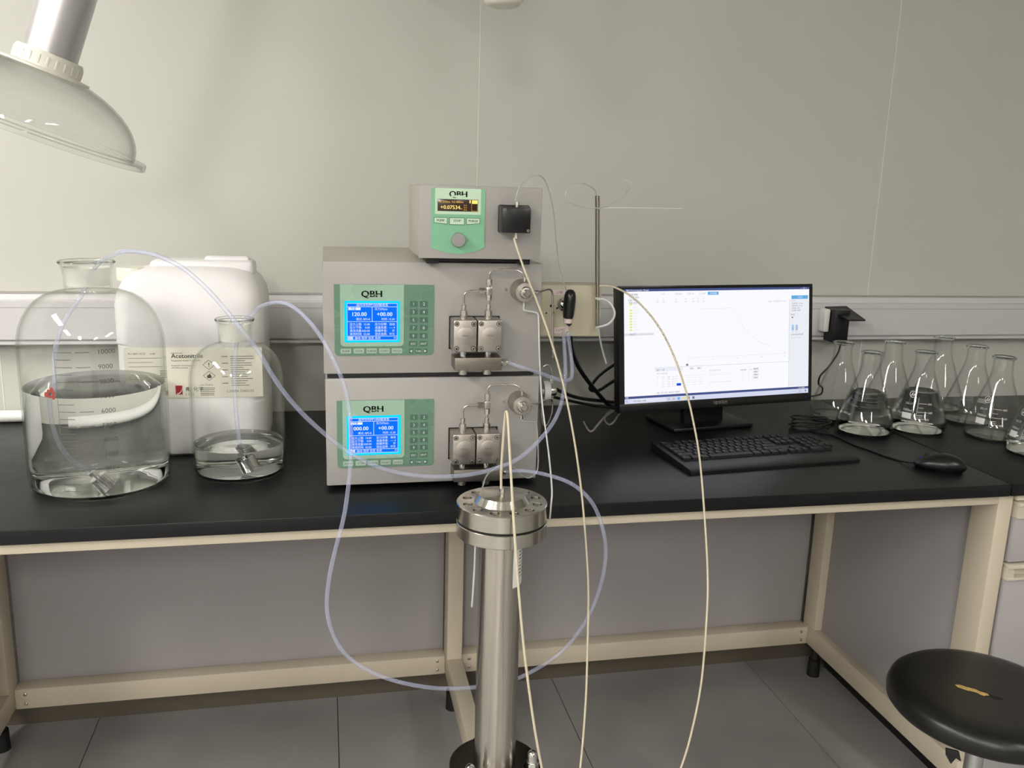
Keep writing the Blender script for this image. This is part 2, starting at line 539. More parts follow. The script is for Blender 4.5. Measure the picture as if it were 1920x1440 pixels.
fr = tag(empty('bench_frame', (0.85, 0.4, 0)), 'beige steel bench frame with lilac infill panels under the long worktop', 'bench frame')
def fbox(name, lo, hi, material='frame_beige', bev=0.003, parent=None):
    return W(MB().box(lo, hi, bev), name, material, parent or fr)
FX = [(-0.318, -0.268), (0.845, 0.888), (1.972, 2.010)]
RZ0, RZ1 = 0.095, 0.155
fbox('front_rail', (-1.2, 0.016, 0.7985), (1.972, 0.05, H-TT))
fbox('back_rail', (-1.2, 0.70, 0.78), (2.0, 0.74, H-TT))
for i, (a, b) in enumerate(FX):
    fbox('post', (a, 0.655, RZ1), (b, 0.72, H-TT))
    fbox('post', (a, 0.016, RZ1), (b, 0.095, H-TT))
    fbox('foot_rail', (a, 0.016, RZ0), (b, 0.72, RZ1))
    fbox('side_rail', (a+0.003, 0.095, 0.79), (b-0.003, 0.655, H-TT))
    for y in (0.07, 0.665):
        f = MB().cyl((a+0.019, y, 0.0), (a+0.019, y, 0.055), 0.0185, 0.0175, n=20)
        f.cyl((a+0.019, y, 0.055), (a+0.019, y, RZ0), 0.013, n=14)
        W(f, 'levelling_foot', 'black_rubber', fr)
for i, (a, b) in enumerate(((-1.2, FX[0][0]), (FX[0][1], FX[1][0]), (FX[1][1], FX[2][0]))):
    lr = fbox('lower_rail', (a, 0.688, RZ0), (b, 0.735, RZ1-0.004))
    for x in (a+0.026, b-0.022):
        for z in (RZ0+0.015, RZ0+0.042):
            q = MB()
            q.lathe([(0.0048, 0), (0.0042, 0.002), (0.002, 0.0032), (0, 0.0034)], 12, T=Matrix.Translation((x, 0.688, z)) @ Matrix.Rotation(PI/2, 4, 'X'))
            W(q, 'rivet', 'steel', lr)
    fbox('back_panel', (a, 0.735, RZ1-0.02), (b, 0.745, 0.79), 'panel_lilac', 0.001)
fbox('side_panel', (FX[2][0]+0.024, 0.095, RZ1), (FX[2][1]-0.004, 0.655, 0.79), 'panel_lilac', 0.001)
fbox('side_panel', (FX[0][0]+0.006, 0.095, RZ1), (FX[0][0]+0.016, 0.655, 0.79), 'panel_lilac', 0.001)

# drawer unit beside the frame
du = tag(empty('drawer_unit', (2.28, 0.38, 0)), 'beige cabinet with lilac drawer fronts at the end of the bench', 'drawer unit')
W(MB().box((2.014, 0.03, 0.06), (2.9, 0.74, H-TT-0.002), 0.002), 'body', 'frame_beige', du)
W(MB().box((2.05, 0.07, 0.0), (2.89, 0.70, 0.06), 0.002), 'plinth', 'black_plastic', du)
W(MB().box((2.014, 0.012, 0.807), (2.9, 0.03, H-TT-0.002), 0.001), 'top_rail', 'frame_beige', du)
for z0, z1 in ((0.662, 0.804), (0.36, 0.656), (0.075, 0.355)):
    dr = W(MB().box((2.016, 0.010, z0), (2.45, 0.03, z1-0.037), 0.001), 'drawer', 'panel_lilac', du)
    hm = MB()
    hz0, hz1 = z1-0.037, z1
    hm.box((2.016, 0.004, hz0), (2.45, 0.03, hz0+0.006), 0.001)
    hm.box((2.016, 0.002, hz1-0.008), (2.45, 0.03, hz1), 0.001)
    hm.box((2.016, 0.006, hz0+0.006), (2.034, 0.03, hz1-0.008))
    hm.box((2.2, 0.006, hz0+0.006), (2.45, 0.03, hz1-0.008))
    hm.box((2.034, 0.024, hz0+0.006), (2.2, 0.03, hz1-0.008))
    W(hm, 'pull_handle', 'handle_beige', dr)

# ================================================================ pumps
PY = 0.134                                  # front plane of the pumps
def screen_print(flow, x0, z0, x1, z1, y):
    """display of a pump: frame lines and lettering"""
    m = MB(); m.flat = True
    w = x1-x0; h = z1-z0
    def X(u): return x0+u*w
    def Zv(v): return z1-v*h
    def rect(u0, v0, u1, v1, mi): m.quad(X(u0), Zv(v1), X(u1), Zv(v0), y, mi)
    def tx(s, u, v, size, al='LEFT', mi=0, sx=1.0): m.text(s, size*h, X(u), Zv(v), y-0.0002, mi, al, sx=sx)
    t = 0.011
    for v in (0.0, 0.09, 0.49, 0.885, 0.99):
        rect(0, v, 1, v+t, 0)
    rect(0, 0, t*0.75, 1, 0); rect(1-t*0.75, 0, 1, 1, 0); rect(0.493, 0.09, 0.502, 0.49, 0)
    tx('温州华利PP1000输液泵', 0.5, 0.075, 0.085, 'CENTER')
    rect(0.03, 0.115, 0.27, 0.185, 0); tx('流量', 0.07, 0.175, 0.075, mi=1)
    tx('压力(Mpa):', 0.55, 0.18, 0.075)
    tx(flow, 0.39, 0.345, 0.15, 'RIGHT'); tx(flow, 0.394, 0.345, 0.15, 'RIGHT')
    tx('+00.00', 0.9, 0.345, 0.15, 'RIGHT'); tx('+00.00', 0.904, 0.345, 0.15, 'RIGHT')
    tx('模式: BPS-K', 0.18, 0.455, 0.075); tx('时间: 15.20', 0.68, 0.455, 0.075)
    for k, (a, b, c, d) in enumerate((('压力上限:', '15.00', '压力归零:', '自动'), ('压力下限:', '0.00', '液晶亮度:', '---- 4'), ('清洗流量:', '020.00', '按键声音:', '开'), ('清洗时间:', '02.00', '语言选择:', '中文'))):
        v = 0.595+0.088*k
        tx(a, 0.05, v, 0.078); tx(b, 0.45, v, 0.075, 'RIGHT'); tx(c, 0.55, v, 0.078); tx(d, 0.95, v, 0.075, 'RIGHT')
    rect(0.02, 0.905, 0.12, 0.98, 0); tx('启动', 0.03, 0.97, 0.07, mi=1)
    tx('曲线 程序 信息 系统', 0.15, 0.97, 0.078); tx('P1', 0.93, 0.97, 0.075)
    return m

def ring_screw(x, z, y, r):
    m = MB()
    T = Matrix.Translation((x, y, z)) @ Matrix.Rotation(PI/2, 4, 'X')
    m.lathe([(r*1.25, -0.002), (r*1.25, 0.0003), (r, 0.0003), (r, 0.0012), (r*0.9, 0.0018), (r*0.5, 0.0018), (r*0.5, -0.0002), (0, -0.0002)], 16, T=T)
    return m

def make_pump(dx, dz, flow, label):
    x0, x1 = 0.524+dx, 0.949+dx
    zt, zb = 1.304+dz, 1.087+dz
    root = tag(empty('solvent_pump', (0.736+dx, 0.32, zb-0.009)), label, 'pump')
    b = MB().box((x0+0.001, PY+0.012, zb), (x1-0.001, PY+0.383, zt), 0.002)
    W(b, 'housing', 'pump_top', root)
    W(MB().box((x0, PY, zb), (x1, PY+0.0125, zt), 0.003), 'front_panel', 'pump_paint', root)
    for fx in (x0+0.05, x1-0.05):
        for fy in (PY+0.06, PY+0.33):
            W(MB().cyl((fx, fy, zb-0.009), (fx, fy, zb), 0.016, n=20), 'foot', 'black_rubber', root)
    if dz > -0.1:
        W(MB().box((x0+0.006, PY+0.004, zb-0.0075), (x1-0.01, PY+0.37, zb-0.0005)), 'base_tray', 'black_plastic', root)
    # membrane panel
    o = lambda a: a+dx
    z = lambda a: a+dz
    cp = W(MB().prism(rrect(o(0.545), z(1.1235), o(0.7345), z(1.2605), 0.008, corners=(1, 1, 0, 0)), PY-0.0014, PY+0.001), 'control_panel', 'green_dark', root)
    W(MB().prism(rrect(o(0.556), z(1.1415), o(0.6765), z(1.2605), 0.008, corners=(1, 1, 0, 0)), PY-0.002, PY), 'panel_inset', 'green_light', cp)
    lg = MB(); lg.flat = True
    for q in range(3):
        lg.text('QBH', 0.0175, o(0.6150)+q*0.0007, z(1.2370), PY-0.0022, 0, 'CENTER', sx=1.1)
    W(lg, 'logo_lettering', 'ink_dark', cp, 0)
    cut = MB(); cut.flat = True
    cut.quad(o(0.6005), z(1.2402), o(0.6295), z(1.2411), PY-0.00235)
    W(cut, 'logo_stripe', 'green_light', cp, 0)
    sc = W(MB().prism(rrect(o(0.5635), z(1.1495), o(0.6690), z(1.2295), 0.002), PY-0.0026, PY-0.001), 'display', 'lcd_cyan', cp)
    bl = MB().box((o(0.5680), PY-0.0029, z(1.1535)), (o(0.6645), PY-0.0024, z(1.2255)))
    W(bl, 'display_field', 'lcd_blue', sc)
    W(screen_print(flow, o(0.5685), z(1.1538), o(0.6640), z(1.2252), PY-0.0031), 'display_lettering', ['lcd_white', 'lcd_blue'], sc, 0)
    def key(cx, cz, w, h, s, body, ink, size, y=PY-0.0014):
        k = W(MB().prism(rrect(cx-w/2, cz-h/2, cx+w/2, cz+h/2, 0.0012, 3), y-0.0011, y, bev=0.0003), 'key', body, cp)
        e = MB(); e.flat = True
        e.text(s, size, cx, cz-size*0.34, y-0.0013, 0, 'CENTER')
        W(e, 'key_lettering', ink, k, 0)
    keys = ['1', '2', '3', '4', '5', '6', '7', '8', '9', '0', 'ESC', 'ENT']
    for i, s in enumerate(keys):
        key(o(0.6950)+(i % 2)*0.0200, z(1.2240)-(i//2)*0.0156, 0.0150, 0.0102, s, 'green_key', 'print_white', 0.0082 if len(s) == 1 else 0.0062)
    for s, cx, w in (('◄', 0.6905, 0.0075), ('TAB', 0.7045, 0.0118), ('►', 0.7185, 0.0075)):
        key(o(cx), z(1.1315), w, 0.0092, s, 'green_key', 'print_white', 0.0058)
    for i, s in enumerate(('PUMP', 'STOP', 'PURGE', 'START', 'HOLD')):
        key(o(0.5660)+i*0.0244, z(1.1325), 0.0200, 0.0094, s, 'green_btn', 'ink_dark', 0.0056)
    # opening behind the heads
    W(MB().box((o(0.7645), PY-0.0012, z(1.1350)), (o(0.8650), PY+0.0005, z(1.2005))), 'head_opening', 'black_plastic', root)
    # pump heads
    for hx0, hx1 in ((0.7668, 0.8118), (0.8140, 0.8608)):
        h = W(MB().box((o(hx0), 0.085, z(1.1372)), (o(hx1), PY, z(1.1990)), 0.0022), 'pump_head', 'steel_satin', root)
        for sx in (o(hx0)+0.0062, o(hx1)-0.0062):
            for sz in (z(1.1372)+0.0068, z(1.1990)-0.0068):
                sk = W(MB().cyl((sx, 0.0846, sz), (sx, 0.0852, sz), 0.0050, n=18), 'screw_recess', 'black_plastic', h)
                W(ring_screw(sx, sz, 0.0846, 0.0034), 'head_screw', 'steel', h)
        cx = o((hx0+hx1)/2)
        c = MB().lathe([(0.0165, 0.0), (0.0165, 0.0006), (0.0158, 0.0009), (0, 0.0009)], 40, T=Matrix.Translation((cx, 0.085, z(1.1690))) @ Matrix.Rotation(PI/2, 4, 'X'))
        cd = W(c, 'head_cap', 'steel_satin', h)
        e = MB(); e.flat = True
        e.text('300mL', 0.0050, cx, z(1.1680), 0.0839, 0, 'CENTER')
        W(e, 'cap_lettering', 'ink_grey', cd, 0)
        lx = cx
        f = MB()
        f.cyl((lx, 0.108, z(1.1990)), (lx, 0.108, z(1.2050)), 0.0072, n=24)
        f.cyl((lx, 0.108, z(1.2050)), (lx, 0.108, z(1.2150)), 0.0074, n=6)
        f.cyl((lx, 0.108, z(1.2150)), (lx, 0.108, z(1.2200)), 0.0040, n=16)
        f.cyl((lx, 0.108, z(1.2200)), (lx, 0.108, z(1.2260)), 0.0046, n=6)
        W(f, 'check_valve', 'steel', root)
        f = MB()
        f.cyl((lx, 0.105, z(1.1372)), (lx, 0.105, z(1.1260)), 0.0068, n=20)
        W(f, 'inlet_fitting', 'chrome', root)
    W(MB().box((o(0.7700), 0.086, z(1.1010)), (o(0.8620), PY, z(1.1260)), 0.0012), 'inlet_manifold', 'steel_manifold', root)
    for nx in (0.7890, 0.8370):
        f = MB().cyl((o(nx), 0.105, z(1.0900)), (o(nx), 0.105, z(1.1010)), 0.0085, n=24)
        f.cyl((o(nx), 0.0968, z(1.0950)), (o(nx), 0.0960, z(1.0950)), 0.0018, n=10)
        W(f, 'lower_plug', 'steel', root)
    f = MB().cyl((o(0.8620), 0.105, z(1.1130)), (o(0.8660), 0.105, z(1.1130)), 0.0060, n=20)
    f.cyl((o(0.8660), 0.105, z(1.1130)), (o(0.8735), 0.105, z(1.1130)), 0.0082, n=6)
    f.cyl((o(0.8735), 0.105, z(1.1130)), (o(0.8775), 0.105, z(1.1130)), 0.0058, n=20)
    W(f, 'inlet_nut', 'steel', root)
    # tee with nuts and capillaries
    cy = 0.108
    tx_ = o(0.8374)
    t = MB()
    t.box((tx_-0.0060, cy-0.0055, z(1.2455)), (tx_+0.0055, cy+0.0055, z(1.2605)), 0.0012)
    t.cyl((tx_, cy, z(1.2260)), (tx_, cy, z(1.2340)), 0.0028, n=14)
    t.cyl((tx_, cy, z(1.2605)), (tx_, cy, z(1.2640)), 0.0036, n=14)
    t.cyl((tx_-0.0060, cy, z(1.2525)), (tx_-0.0085, cy, z(1.2525)), 0.0036, n=14)
    tee = W(t, 'tee_fitting', 'steel', root)
    for p0, p1, r in (((tx_, cy, z(1.2340)), (tx_, cy, z(1.2450)), 0.0056), ((tx_, cy, z(1.2640)), (tx_, cy, z(1.2750)), 0.0060), ((tx_-0.0085, cy, z(1.2525)), (tx_-0.0190, cy, z(1.2525)), 0.0065)):
        W(MB().cyl(p0, p1, r, n=6), 'tee_nut', 'steel', tee)
    lx = o(0.7893)
    W(MB().tube([(lx, cy, z(1.2250)), (lx, cy, z(1.2420)), (lx+0.003, cy, z(1.2490)), (lx+0.010, cy, z(1.2522)), (tx_-0.0190, cy, z(1.2525))], 0.0019, 10), 'capillary', 'steel', root)
    vx, vz, vy = o(0.9065), z(1.2515), 0.104
    W(MB().tube([(tx_, cy, z(1.2740)), (tx_, cy, z(1.2840)), (tx_+0.004, cy, z(1.2905)), (tx_+0.012, cy, z(1.2930)), (tx_+0.045, vy, z(1.2940)), (vx-0.012, vy, z(1.2915)), (vx-0.003, vy, z(1.2850)), (vx-0.002, vy, z(1.2780))], 0.0018, 10), 'capillary', 'steel', root)
    # pressure sensor / drain valve
    T = Matrix.Translation((vx, PY, vz)) @ Matrix.Rotation(PI/2, 4, 'X')
    sv = W(MB().lathe([(0.0225, 0.0), (0.0222, 0.004), (0.0200, 0.022), (0.0192, 0.034), (0.0180, 0.0365), (0.0130, 0.0370), (0, 0.0370)], 40, T=T), 'drain_valve', 'steel_satin', root)
    W(MB().lathe([(0.0118, 0.036), (0.0118, 0.044), (0.0100, 0.0465), (0.0072, 0.0470), (0.0068, 0.054), (0.0056, 0.0555), (0, 0.0555)], 28, T=T), 'valve_knob', 'steel', sv)
    for dxx, dzz in ((0, 1), (1, 0), (0, -1)):
        p = MB().cyl((vx+dxx*0.019, vy, vz+dzz*0.019), (vx+dxx*0.0225, vy, vz+dzz*0.0225), 0.0022, n=12)
        p.cyl((vx+dxx*0.0225, vy, vz+dzz*0.0225), (vx+dxx*0.0285, vy, vz+dzz*0.0285), 0.0036, n=6)
        W(p, 'valve_port', 'steel', sv)
    W(ring_screw(vx-0.030, vz+0.001, PY, 0.0032), 'panel_screw', 'steel', root)
    if dz > -0.1:
        W(MB().tube([(vx+0.027, vy, vz), (vx+0.044, vy+0.01, vz+0.003), (vx+0.056, vy+0.02, vz+0.003), (vx+0.0635, vy+0.03, vz-0.004), (vx+0.0665, vy+0.035, vz-0.022), (vx+0.069, vy+0.04, vz-0.06), (vx+0.073, vy+0.045, vz-0.105), (vx+0.076, vy+0.05, vz-0.14)], 0.0019, 10), 'capillary', 'steel', root)
    else:
        W(MB().tube([(vx+0.027, vy, vz), (vx+0.050, vy+0.02, vz+0.002), (vx+0.068, vy+0.04, vz+0.002), (vx+0.076, vy+0.05, vz-0.006), (vx+0.078, vy+0.055, vz-0.03), (vx+0.072, vy+0.06, vz-0.055), (vx+0.066, vy+0.062, vz-0.062), (vx+0.060, vy+0.06, vz-0.055), (vx+0.056, vy+0.06, vz-0.03), (vx+0.057, vy+0.06, vz-0.012)], 0.0017, 10), 'capillary', 'steel', root)
    return root

lowp = make_pump(0.002, -0.226, '000.00', 'grey solvent pump at the bottom of the stack, blue display reading 000.00')
upp = make_pump(0.0, 0.0, '120.00', 'grey solvent pump in the middle of the stack, blue display reading 120.00')

# ================================================================ detector on top
DY = 0.0965
det = tag(empty('ultraviolet_detector', (0.817, 0.2, 1.304)), 'grey detector box with mint green panel on top of the two pumps', 'detector')
W(MB().box((0.7015, DY+0.006, 1.3150), (0.9325, DY+0.205, 1.4480), 0.003), 'housing', 'pump_top', det)
W(MB().box((0.7000, DY, 1.3145), (0.9340, DY+0.0065, 1.4490), 0.002), 'front_panel', 'pump_paint', det)
for fx in (0.728, 0.905):
    for fy in (DY+0.02, DY+0.17):
        W(MB().box((fx-0.011, fy-0.011, 1.3040), (fx+0.011, fy+0.011, 1.3150), 0.001), 'foot', 'black_rubber', det)
W(MB().box((0.718, DY+0.03, 1.3065), (0.914, DY+0.19, 1.3150)), 'base_tray', 'black_plastic', det)
out = [(0.7230, 1.3340)]+[(0.7230+0.1010*t, 1.3340-0.0105*math.sin(PI*t)) for t in (0.15, 0.3, 0.45, 0.6, 0.75, 0.88)]+[(0.8240, 1.3360)]
top = rrect(0.7230, 1.40, 0.8240, 1.4440, 0.005)
pan = W(MB().prism(out+[(0.8240, 1.4390), (0.8225, 1.4425), (0.8190, 1.4440), (0.7280, 1.4440), (0.7245, 1.4425), (0.7230, 1.4390)], DY-0.0014, DY+0.001), 'control_panel', 'mint', det)
W(MB().prism(rrect(0.7300, 1.3965, 0.8160, 1.4437, 0.002), DY-0.0018, DY), 'panel_inset', 'mint_pale', pan)
lg = MB(); lg.flat = True
for q in range(3):
    lg.text('QBH', 0.0150, 0.7725+q*0.0006, 1.4285, DY-0.002, 0, 'CENTER', sx=1.1)
W(lg, 'logo_lettering', 'ink_dark', pan, 0)
cut = MB(); cut.flat = True
cut.quad(0.7600, 1.4280, 0.7860, 1.4312, DY-0.0022)
W(cut, 'logo_stripe', 'mint_pale', pan, 0)
ol = W(MB().box((0.7345, DY-0.0024, 1.4020), (0.8105, DY-0.001, 1.4240), 0.0005), 'display', 'oled_glass', pan)
e = MB(); e.flat = True
e.text('λ1: 210nm  λ2: 000nm', 0.0050, 0.7360, 1.4175, DY-0.0026, 0, 'LEFT')
e.text('+0.07534', 0.0098, 0.7395, 1.4060, DY-0.0026, 1, 'LEFT')
e.text('+0.07534', 0.0098, 0.7398, 1.4060, DY-0.0026, 1, 'LEFT')
e.text('au', 0.0045, 0.7765, 1.4060, DY-0.0026, 0, 'LEFT')
for k in range(3):
    e.text('0.1s', 0.0038, 0.7835, 1.4120-k*0.0040, DY-0.0026, 0, 'LEFT')
e.quad(0.7985, 1.4165, 0.8095, 1.4230, DY-0.0026, 1)
for (a, b, c, d2) in ((0.7980, 1.4030, 0.7984, 1.4160), (0.8092, 1.4030, 0.8096, 1.4160), (0.7980, 1.4030, 0.8096, 1.4034)):
    e.quad(a, b, c, d2, DY-0.0026, 0)
e.quad(0.7940, 1.4175, 0.7965, 1.4230, DY-0.0026, 1)
W(e, 'display_lettering', ['oled_amber', 'oled_bright'], ol, 0)
for s, pts, cx in (('PUMP', [(0.7280, 1.3805), (0.7530, 1.3780), (0.7530, 1.3905), (0.7280, 1.3905)], 0.7405), ('STOP', [(0.7570, 1.3775), (0.7855, 1.3775), (0.7855, 1.3905), (0.7570, 1.3905)], 0.7712), ('PURGE', [(0.7890, 1.3780), (0.8145, 1.3805), (0.8145, 1.3905), (0.7890, 1.3905)], 0.8018)):
    k = W(MB().prism(pts, DY-0.0022, DY-0.001), 'key', 'ink_dark', pan)
    cxm = sum(p[0] for p in pts)/4; czm = sum(p[1] for p in pts)/4
    W(MB().prism([(cxm+(a-cxm)*0.95, czm+(b-czm)*0.88) for a, b in pts], DY-0.0026, DY-0.002), 'key_cap', 'mint_pale', k)
    e = MB(); e.flat = True
    e.text(s, 0.0058, cx, 1.3830, DY-0.0028, 0, 'CENTER'); e.text(s, 0.0058, cx+0.0002, 1.3830, DY-0.0028, 0, 'CENTER')
    W(e, 'key_lettering', 'ink_dark', k, 0)
T = Matrix.Translation((0.7735, DY-0.001, 1.3500)) @ Matrix.Rotation(PI/2, 4, 'X')
W(MB().lathe([(0.0135, 0), (0.0132, 0.012), (0.0122, 0.0138), (0, 0.0138)], 40, T=T), 'dial_knob', 'aluminium_knob', det)
fc = W(MB().box((0.8485, DY-0.012, 1.3650), (0.9080, DY, 1.4165), 0.003), 'flow_cell_base', 'black_satin', det)
W(MB().box((0.8485, DY-0.045, 1.3665), (0.9025, DY-0.012, 1.4130), 0.002), 'flow_cell', 'black_satin', det)
for cx, cz in ((0.8535, 1.4085), (0.8980, 1.3712)):
    W(ring_screw(cx, cz, DY-0.045, 0.0022), 'cell_screw', 'steel', fc)
for sgn, zz in ((1, 1.4125), (-1, 1.3665)):
    f = MB().cyl((0.878, DY-0.033, zz), (0.878, DY-0.033, zz+sgn*0.0045), 0.0030, n=14)
    f.cyl((0.878, DY-0.033, zz+sgn*0.0045), (0.878, DY-0.033, zz+sgn*0.0105), 0.0042, n=6)
    W(f, 'cell_fitting', 'steel', det)

# ================================================================ injection valve bracket beside the upper pump
iv = tag(empty('injection_valve_bracket', (1.02, 0.22, 1.146)), 'cream plate with a black lever valve fixed beside the pumps', 'valve bracket')
W(MB().box((0.9505, 0.210, 1.1460), (1.0970, 0.2135, 1.2535), 0.001), 'plate', 'plate_cream', iv)
W(MB().box((0.9505, 0.2135, 1.1460), (0.9535, 0.27, 1.2535), 0.0008), 'side_flange', 'plate_cream', iv)
W(MB().box((0.9535, 0.2135, 1.2500), (1.0970, 0.27, 1.2535), 0.0008), 'top_flange', 'plate_cream', iv)
for hx, hz, r in ((0.9885, 1.2100, 0.0028), (1.0015, 1.2050, 0.0022), (0.9940, 1.1965, 0.0018), (0.9790, 1.1950, 0.0018)):
    W(MB().cyl((hx, 0.2096, hz), (hx, 0.2102, hz), r, n=14), 'plate_hole', 'black_plastic', iv)
T = Matrix.Translation((1.0135, 0.210, 1.2150)) @ Matrix.Rotation(PI/2, 4, 'X')
W(MB().lathe([(0.014, 0), (0.014, 0.012), (0.009, 0.016), (0.0065, 0.016), (0.0065, 0.034), (0, 0.034)], 28, T=T), 'valve_body', 'chrome', iv)
lev = MB()
T = Matrix.Translation((1.0160, 0.168, 1.2200)) @ Matrix.Rotation(math.radians(3), 4, 'Y') @ Matrix.Diagonal((1.0, 1.15, 1.0, 1.0))
lev.lathe([(0, 0.0300), (0.0060, 0.0285), (0.0098, 0.0240), (0.0120, 0.0160), (0.0125, 0.0050), (0.0120, -0.0120), (0.0112, -0.0230), (0.0100, -0.0290), (0, -0.0300)], 28, T=T)
lv = W(lev, 'lever', 'black_satin', iv)
W(MB().lathe([(0.0092, -0.0300), (0.0086, -0.0390), (0.0060, -0.0410), (0, -0.0410)], 24, T=T), 'pointer_sleeve', 'sticker', lv)
W(MB().prism([(1.0090, 1.1800), (1.0210, 1.1800), (1.0152, 1.1745)], 0.158, 0.168), 'pointer', 'black_satin', lv)
def stick(cx, cz, w, h, s, ang):
    T = Matrix.Translation((cx, 0.2093, cz)) @ Matrix.Rotation(ang, 4, 'Y')
    m_ = W(MB().box((-w/2, 0, -h/2), (w/2, 0.0007, h/2), T=T), 'sticker', 'sticker', iv)
    e = MB(); e.flat = True
    e.text(s, h*0.62, 0, -h*0.24, -0.0002, 0, 'CENTER', T=T)
    W(e, 'sticker_lettering', 'ink_grey', m_, 0)
stick(1.0050, 1.2385, 0.030, 0.011, '上样', 0.0)
stick(1.0120, 1.1600, 0.032, 0.012, 'LOAD', -0.12)

# steel rod standing at the edge of the plate
rod = tag(empty('support_rod', (1.083, 0.2, 1.165)), 'slim stainless steel rod standing upright beside the cream valve plate', 'rod')
W(MB().cyl((1.0890, 0.2000, 1.1640), (1.0740, 0.2000, 1.4370), 0.0048, n=24), 'shaft', 'rod_steel', rod)
for z in (1.166, 1.228):
    x = 1.0890-0.0150*(z-1.164)/0.273
    T = Matrix.Translation((x, 0.2, z))
    c = MB().lathe([(0.0047, -0.0022), (0.0062, -0.0022), (0.0062, 0.0022), (0.0047, 0.0022)], 20, T=T, closed=True)
    c.box((x-0.002, 0.2055, z-0.002), (x+0.002, 0.2102, z+0.002))
    W(c, 'cable_tie', 'tube_white', rod)

# small valve beside the lower pump
sv = tag(empty('switching_valve', (0.985, 0.21, 0.864)), 'small steel valve with a white ring beside the lower pump', 'valve')
W(MB().box((0.9525, 0.165, 0.866), (0.9590, 0.185, 1.072), 0.001), 'mounting_strip', 'steel_dark', sv)
W(MB().box((0.9590, 0.172, 0.880), (0.9680, 0.200, 1.066), 0.001), 'rear_strip', 'steel_dark', sv)
T = Matrix.Translation((0.968, 0.205, 1.030)) @ Matrix.Rotation(PI/2, 4, 'Y')
W(MB().lathe([(0, 0), (0.013, 0), (0.013, 0.010), (0, 0.010)], 32, T=T), 'valve_stem', 'steel', sv)
W(MB().lathe([(0, 0.009), (0.0200, 0.009), (0.0208, 0.011), (0.0208, 0.020), (0.0198, 0.0225), (0, 0.0225)], 40, T=T), 'ring', 'pvc_white', sv)
W(MB().lathe([(0, 0.0215), (0.0112, 0.0215), (0.0112, 0.034), (0.0095, 0.037), (0, 0.037)], 32, T=T), 'rotor', 'steel', sv)
W(MB().box((0.990, 0.198, 1.045), (0.998, 0.206, 1.056), 0.001), 'upper_port', 'steel', sv)
W(MB().tube([(0.9725, 0.205, 1.062), (0.9730, 0.205, 1.074), (0.9770, 0.205, 1.083), (0.9835, 0.205, 1.086), (0.9900, 0.205, 1.081), (0.9935, 0.204, 1.070), (0.9940, 0.203, 1.055)], 0.0013, 8), 'capillary', 'steel', sv)

# ================================================================ 10 litre bottle
def bottle_profile(R, Hh, rn, hn, hs, wall, rim):
    """outer profile (r, z): R body radius, Hh total height, rn neck radius, hn neck height, hs shoulder height"""
    zs = Hh-hn-hs
    out = [(0, 0.004), (R*0.72, 0.003), (R*0.86, 0.0), (R*0.94, 0.004), (R*0.985, 0.014), (R, 0.032), (R, zs*0.5), (R, zs)]
    for k in range(1, 9):
        a = 0.5*PI*k/8
        rr = rn*1.02+(R-rn*1.02)*math.cos(a)**0.9
        out.append((rr, zs+hs*math.sin(a)))
    out += [(rn*0.985, Hh-hn*0.9), (rn*0.99, Hh-hn*0.5), (rn*1.06, Hh-hn*0.22), (rn*1.10, Hh-0.008), (rim, Hh-0.005), (rim+0.001, Hh-0.0025), (rim, Hh)]
    inn = []
    for r, z in out[:-3][::-1]:
        inn.append((max(r-wall, 0), z+(wall*1.2 if z < 0.02 else 0)))
    return out + [(rim-0.006, Hh)] + inn

def wrap(cx, cy, rfun, z0, a0, off=0.0006):
    """maps flat (u, ., v) to the surface of a vertical body of revolution; u runs along the circumference from the angle a0"""
    def fn(p):
        zz = p[2]; r = rfun(zz)+off
        a = a0+p[0]/max(r, 0.01)
        return (cx+r*math.cos(a), cy+r*math.sin(a), z0+zz)
    return fn
def face_angle(cx, cy):
    return math.atan2(-1.5697-cy, 0.5262-cx)

bx, by = 0.0885, 0.243
b10 = tag(empty('reagent_bottle', (bx, by, H)), 'largest clear glass bottle, marked to 10000, two thirds full of clear liquid', 'bottle')
R10, H10 = 0.1305, 0.440
MB().lathe(bottle_profile(R10, H10, 0.0425, 0.056, 0.108, 0.003, 0.0488), 72).build('glass_body', 'glass', b10, 60)
def neck_band(rn, z0, z1):
    return MB().lathe([(rn-0.0014, z0), (rn-0.0008, (z0+z1)/2), (rn+0.0008, z1)], 48)
MB().lathe([(0.0452, H10-0.0065), (0.0492, H10-0.0058), (0.0510, H10-0.0030), (0.0500, H10-0.0006), (0.0470, H10+0.0002), (0.0450, H10-0.0020)], 64, closed=True).build('glass_rim', 'solid_glass', b10, 60)
MB().lathe([(0, 0.0005), (R10*0.84, 0.0002), (R10*0.93, 0.0045), (R10*0.965, 0.0125), (R10*0.90, 0.0080), (R10*0.70, 0.0064), (0, 0.0070)], 64).build('glass_base', 'solid_glass', b10, 60)
neck_band(0.0397, H10-0.046, H10-0.012).build('ground_neck', 'frosted', b10)
LQ = 0.203
def liquid_profile(R, top, wall):
    r = R-wall-0.0012
    return [(0, 0.0085), (r*0.72, 0.0075), (r*0.86, 0.0058), (r*0.95, 0.010), (r*0.99, 0.020), (r, 0.036), (r, top*0.5), (r, top-0.001), (r-0.002, top), (r*0.5, top), (0, top)]
MB().lathe(liquid_profile(R10, LQ, 0.003), 72).build('liquid', 'water', b10, 40)
gr = MB(); gr.flat = True
fa = face_angle(bx, by)
fn = wrap(0, 0, lambda z: R10, 0, fa)
zz0 = 0.062
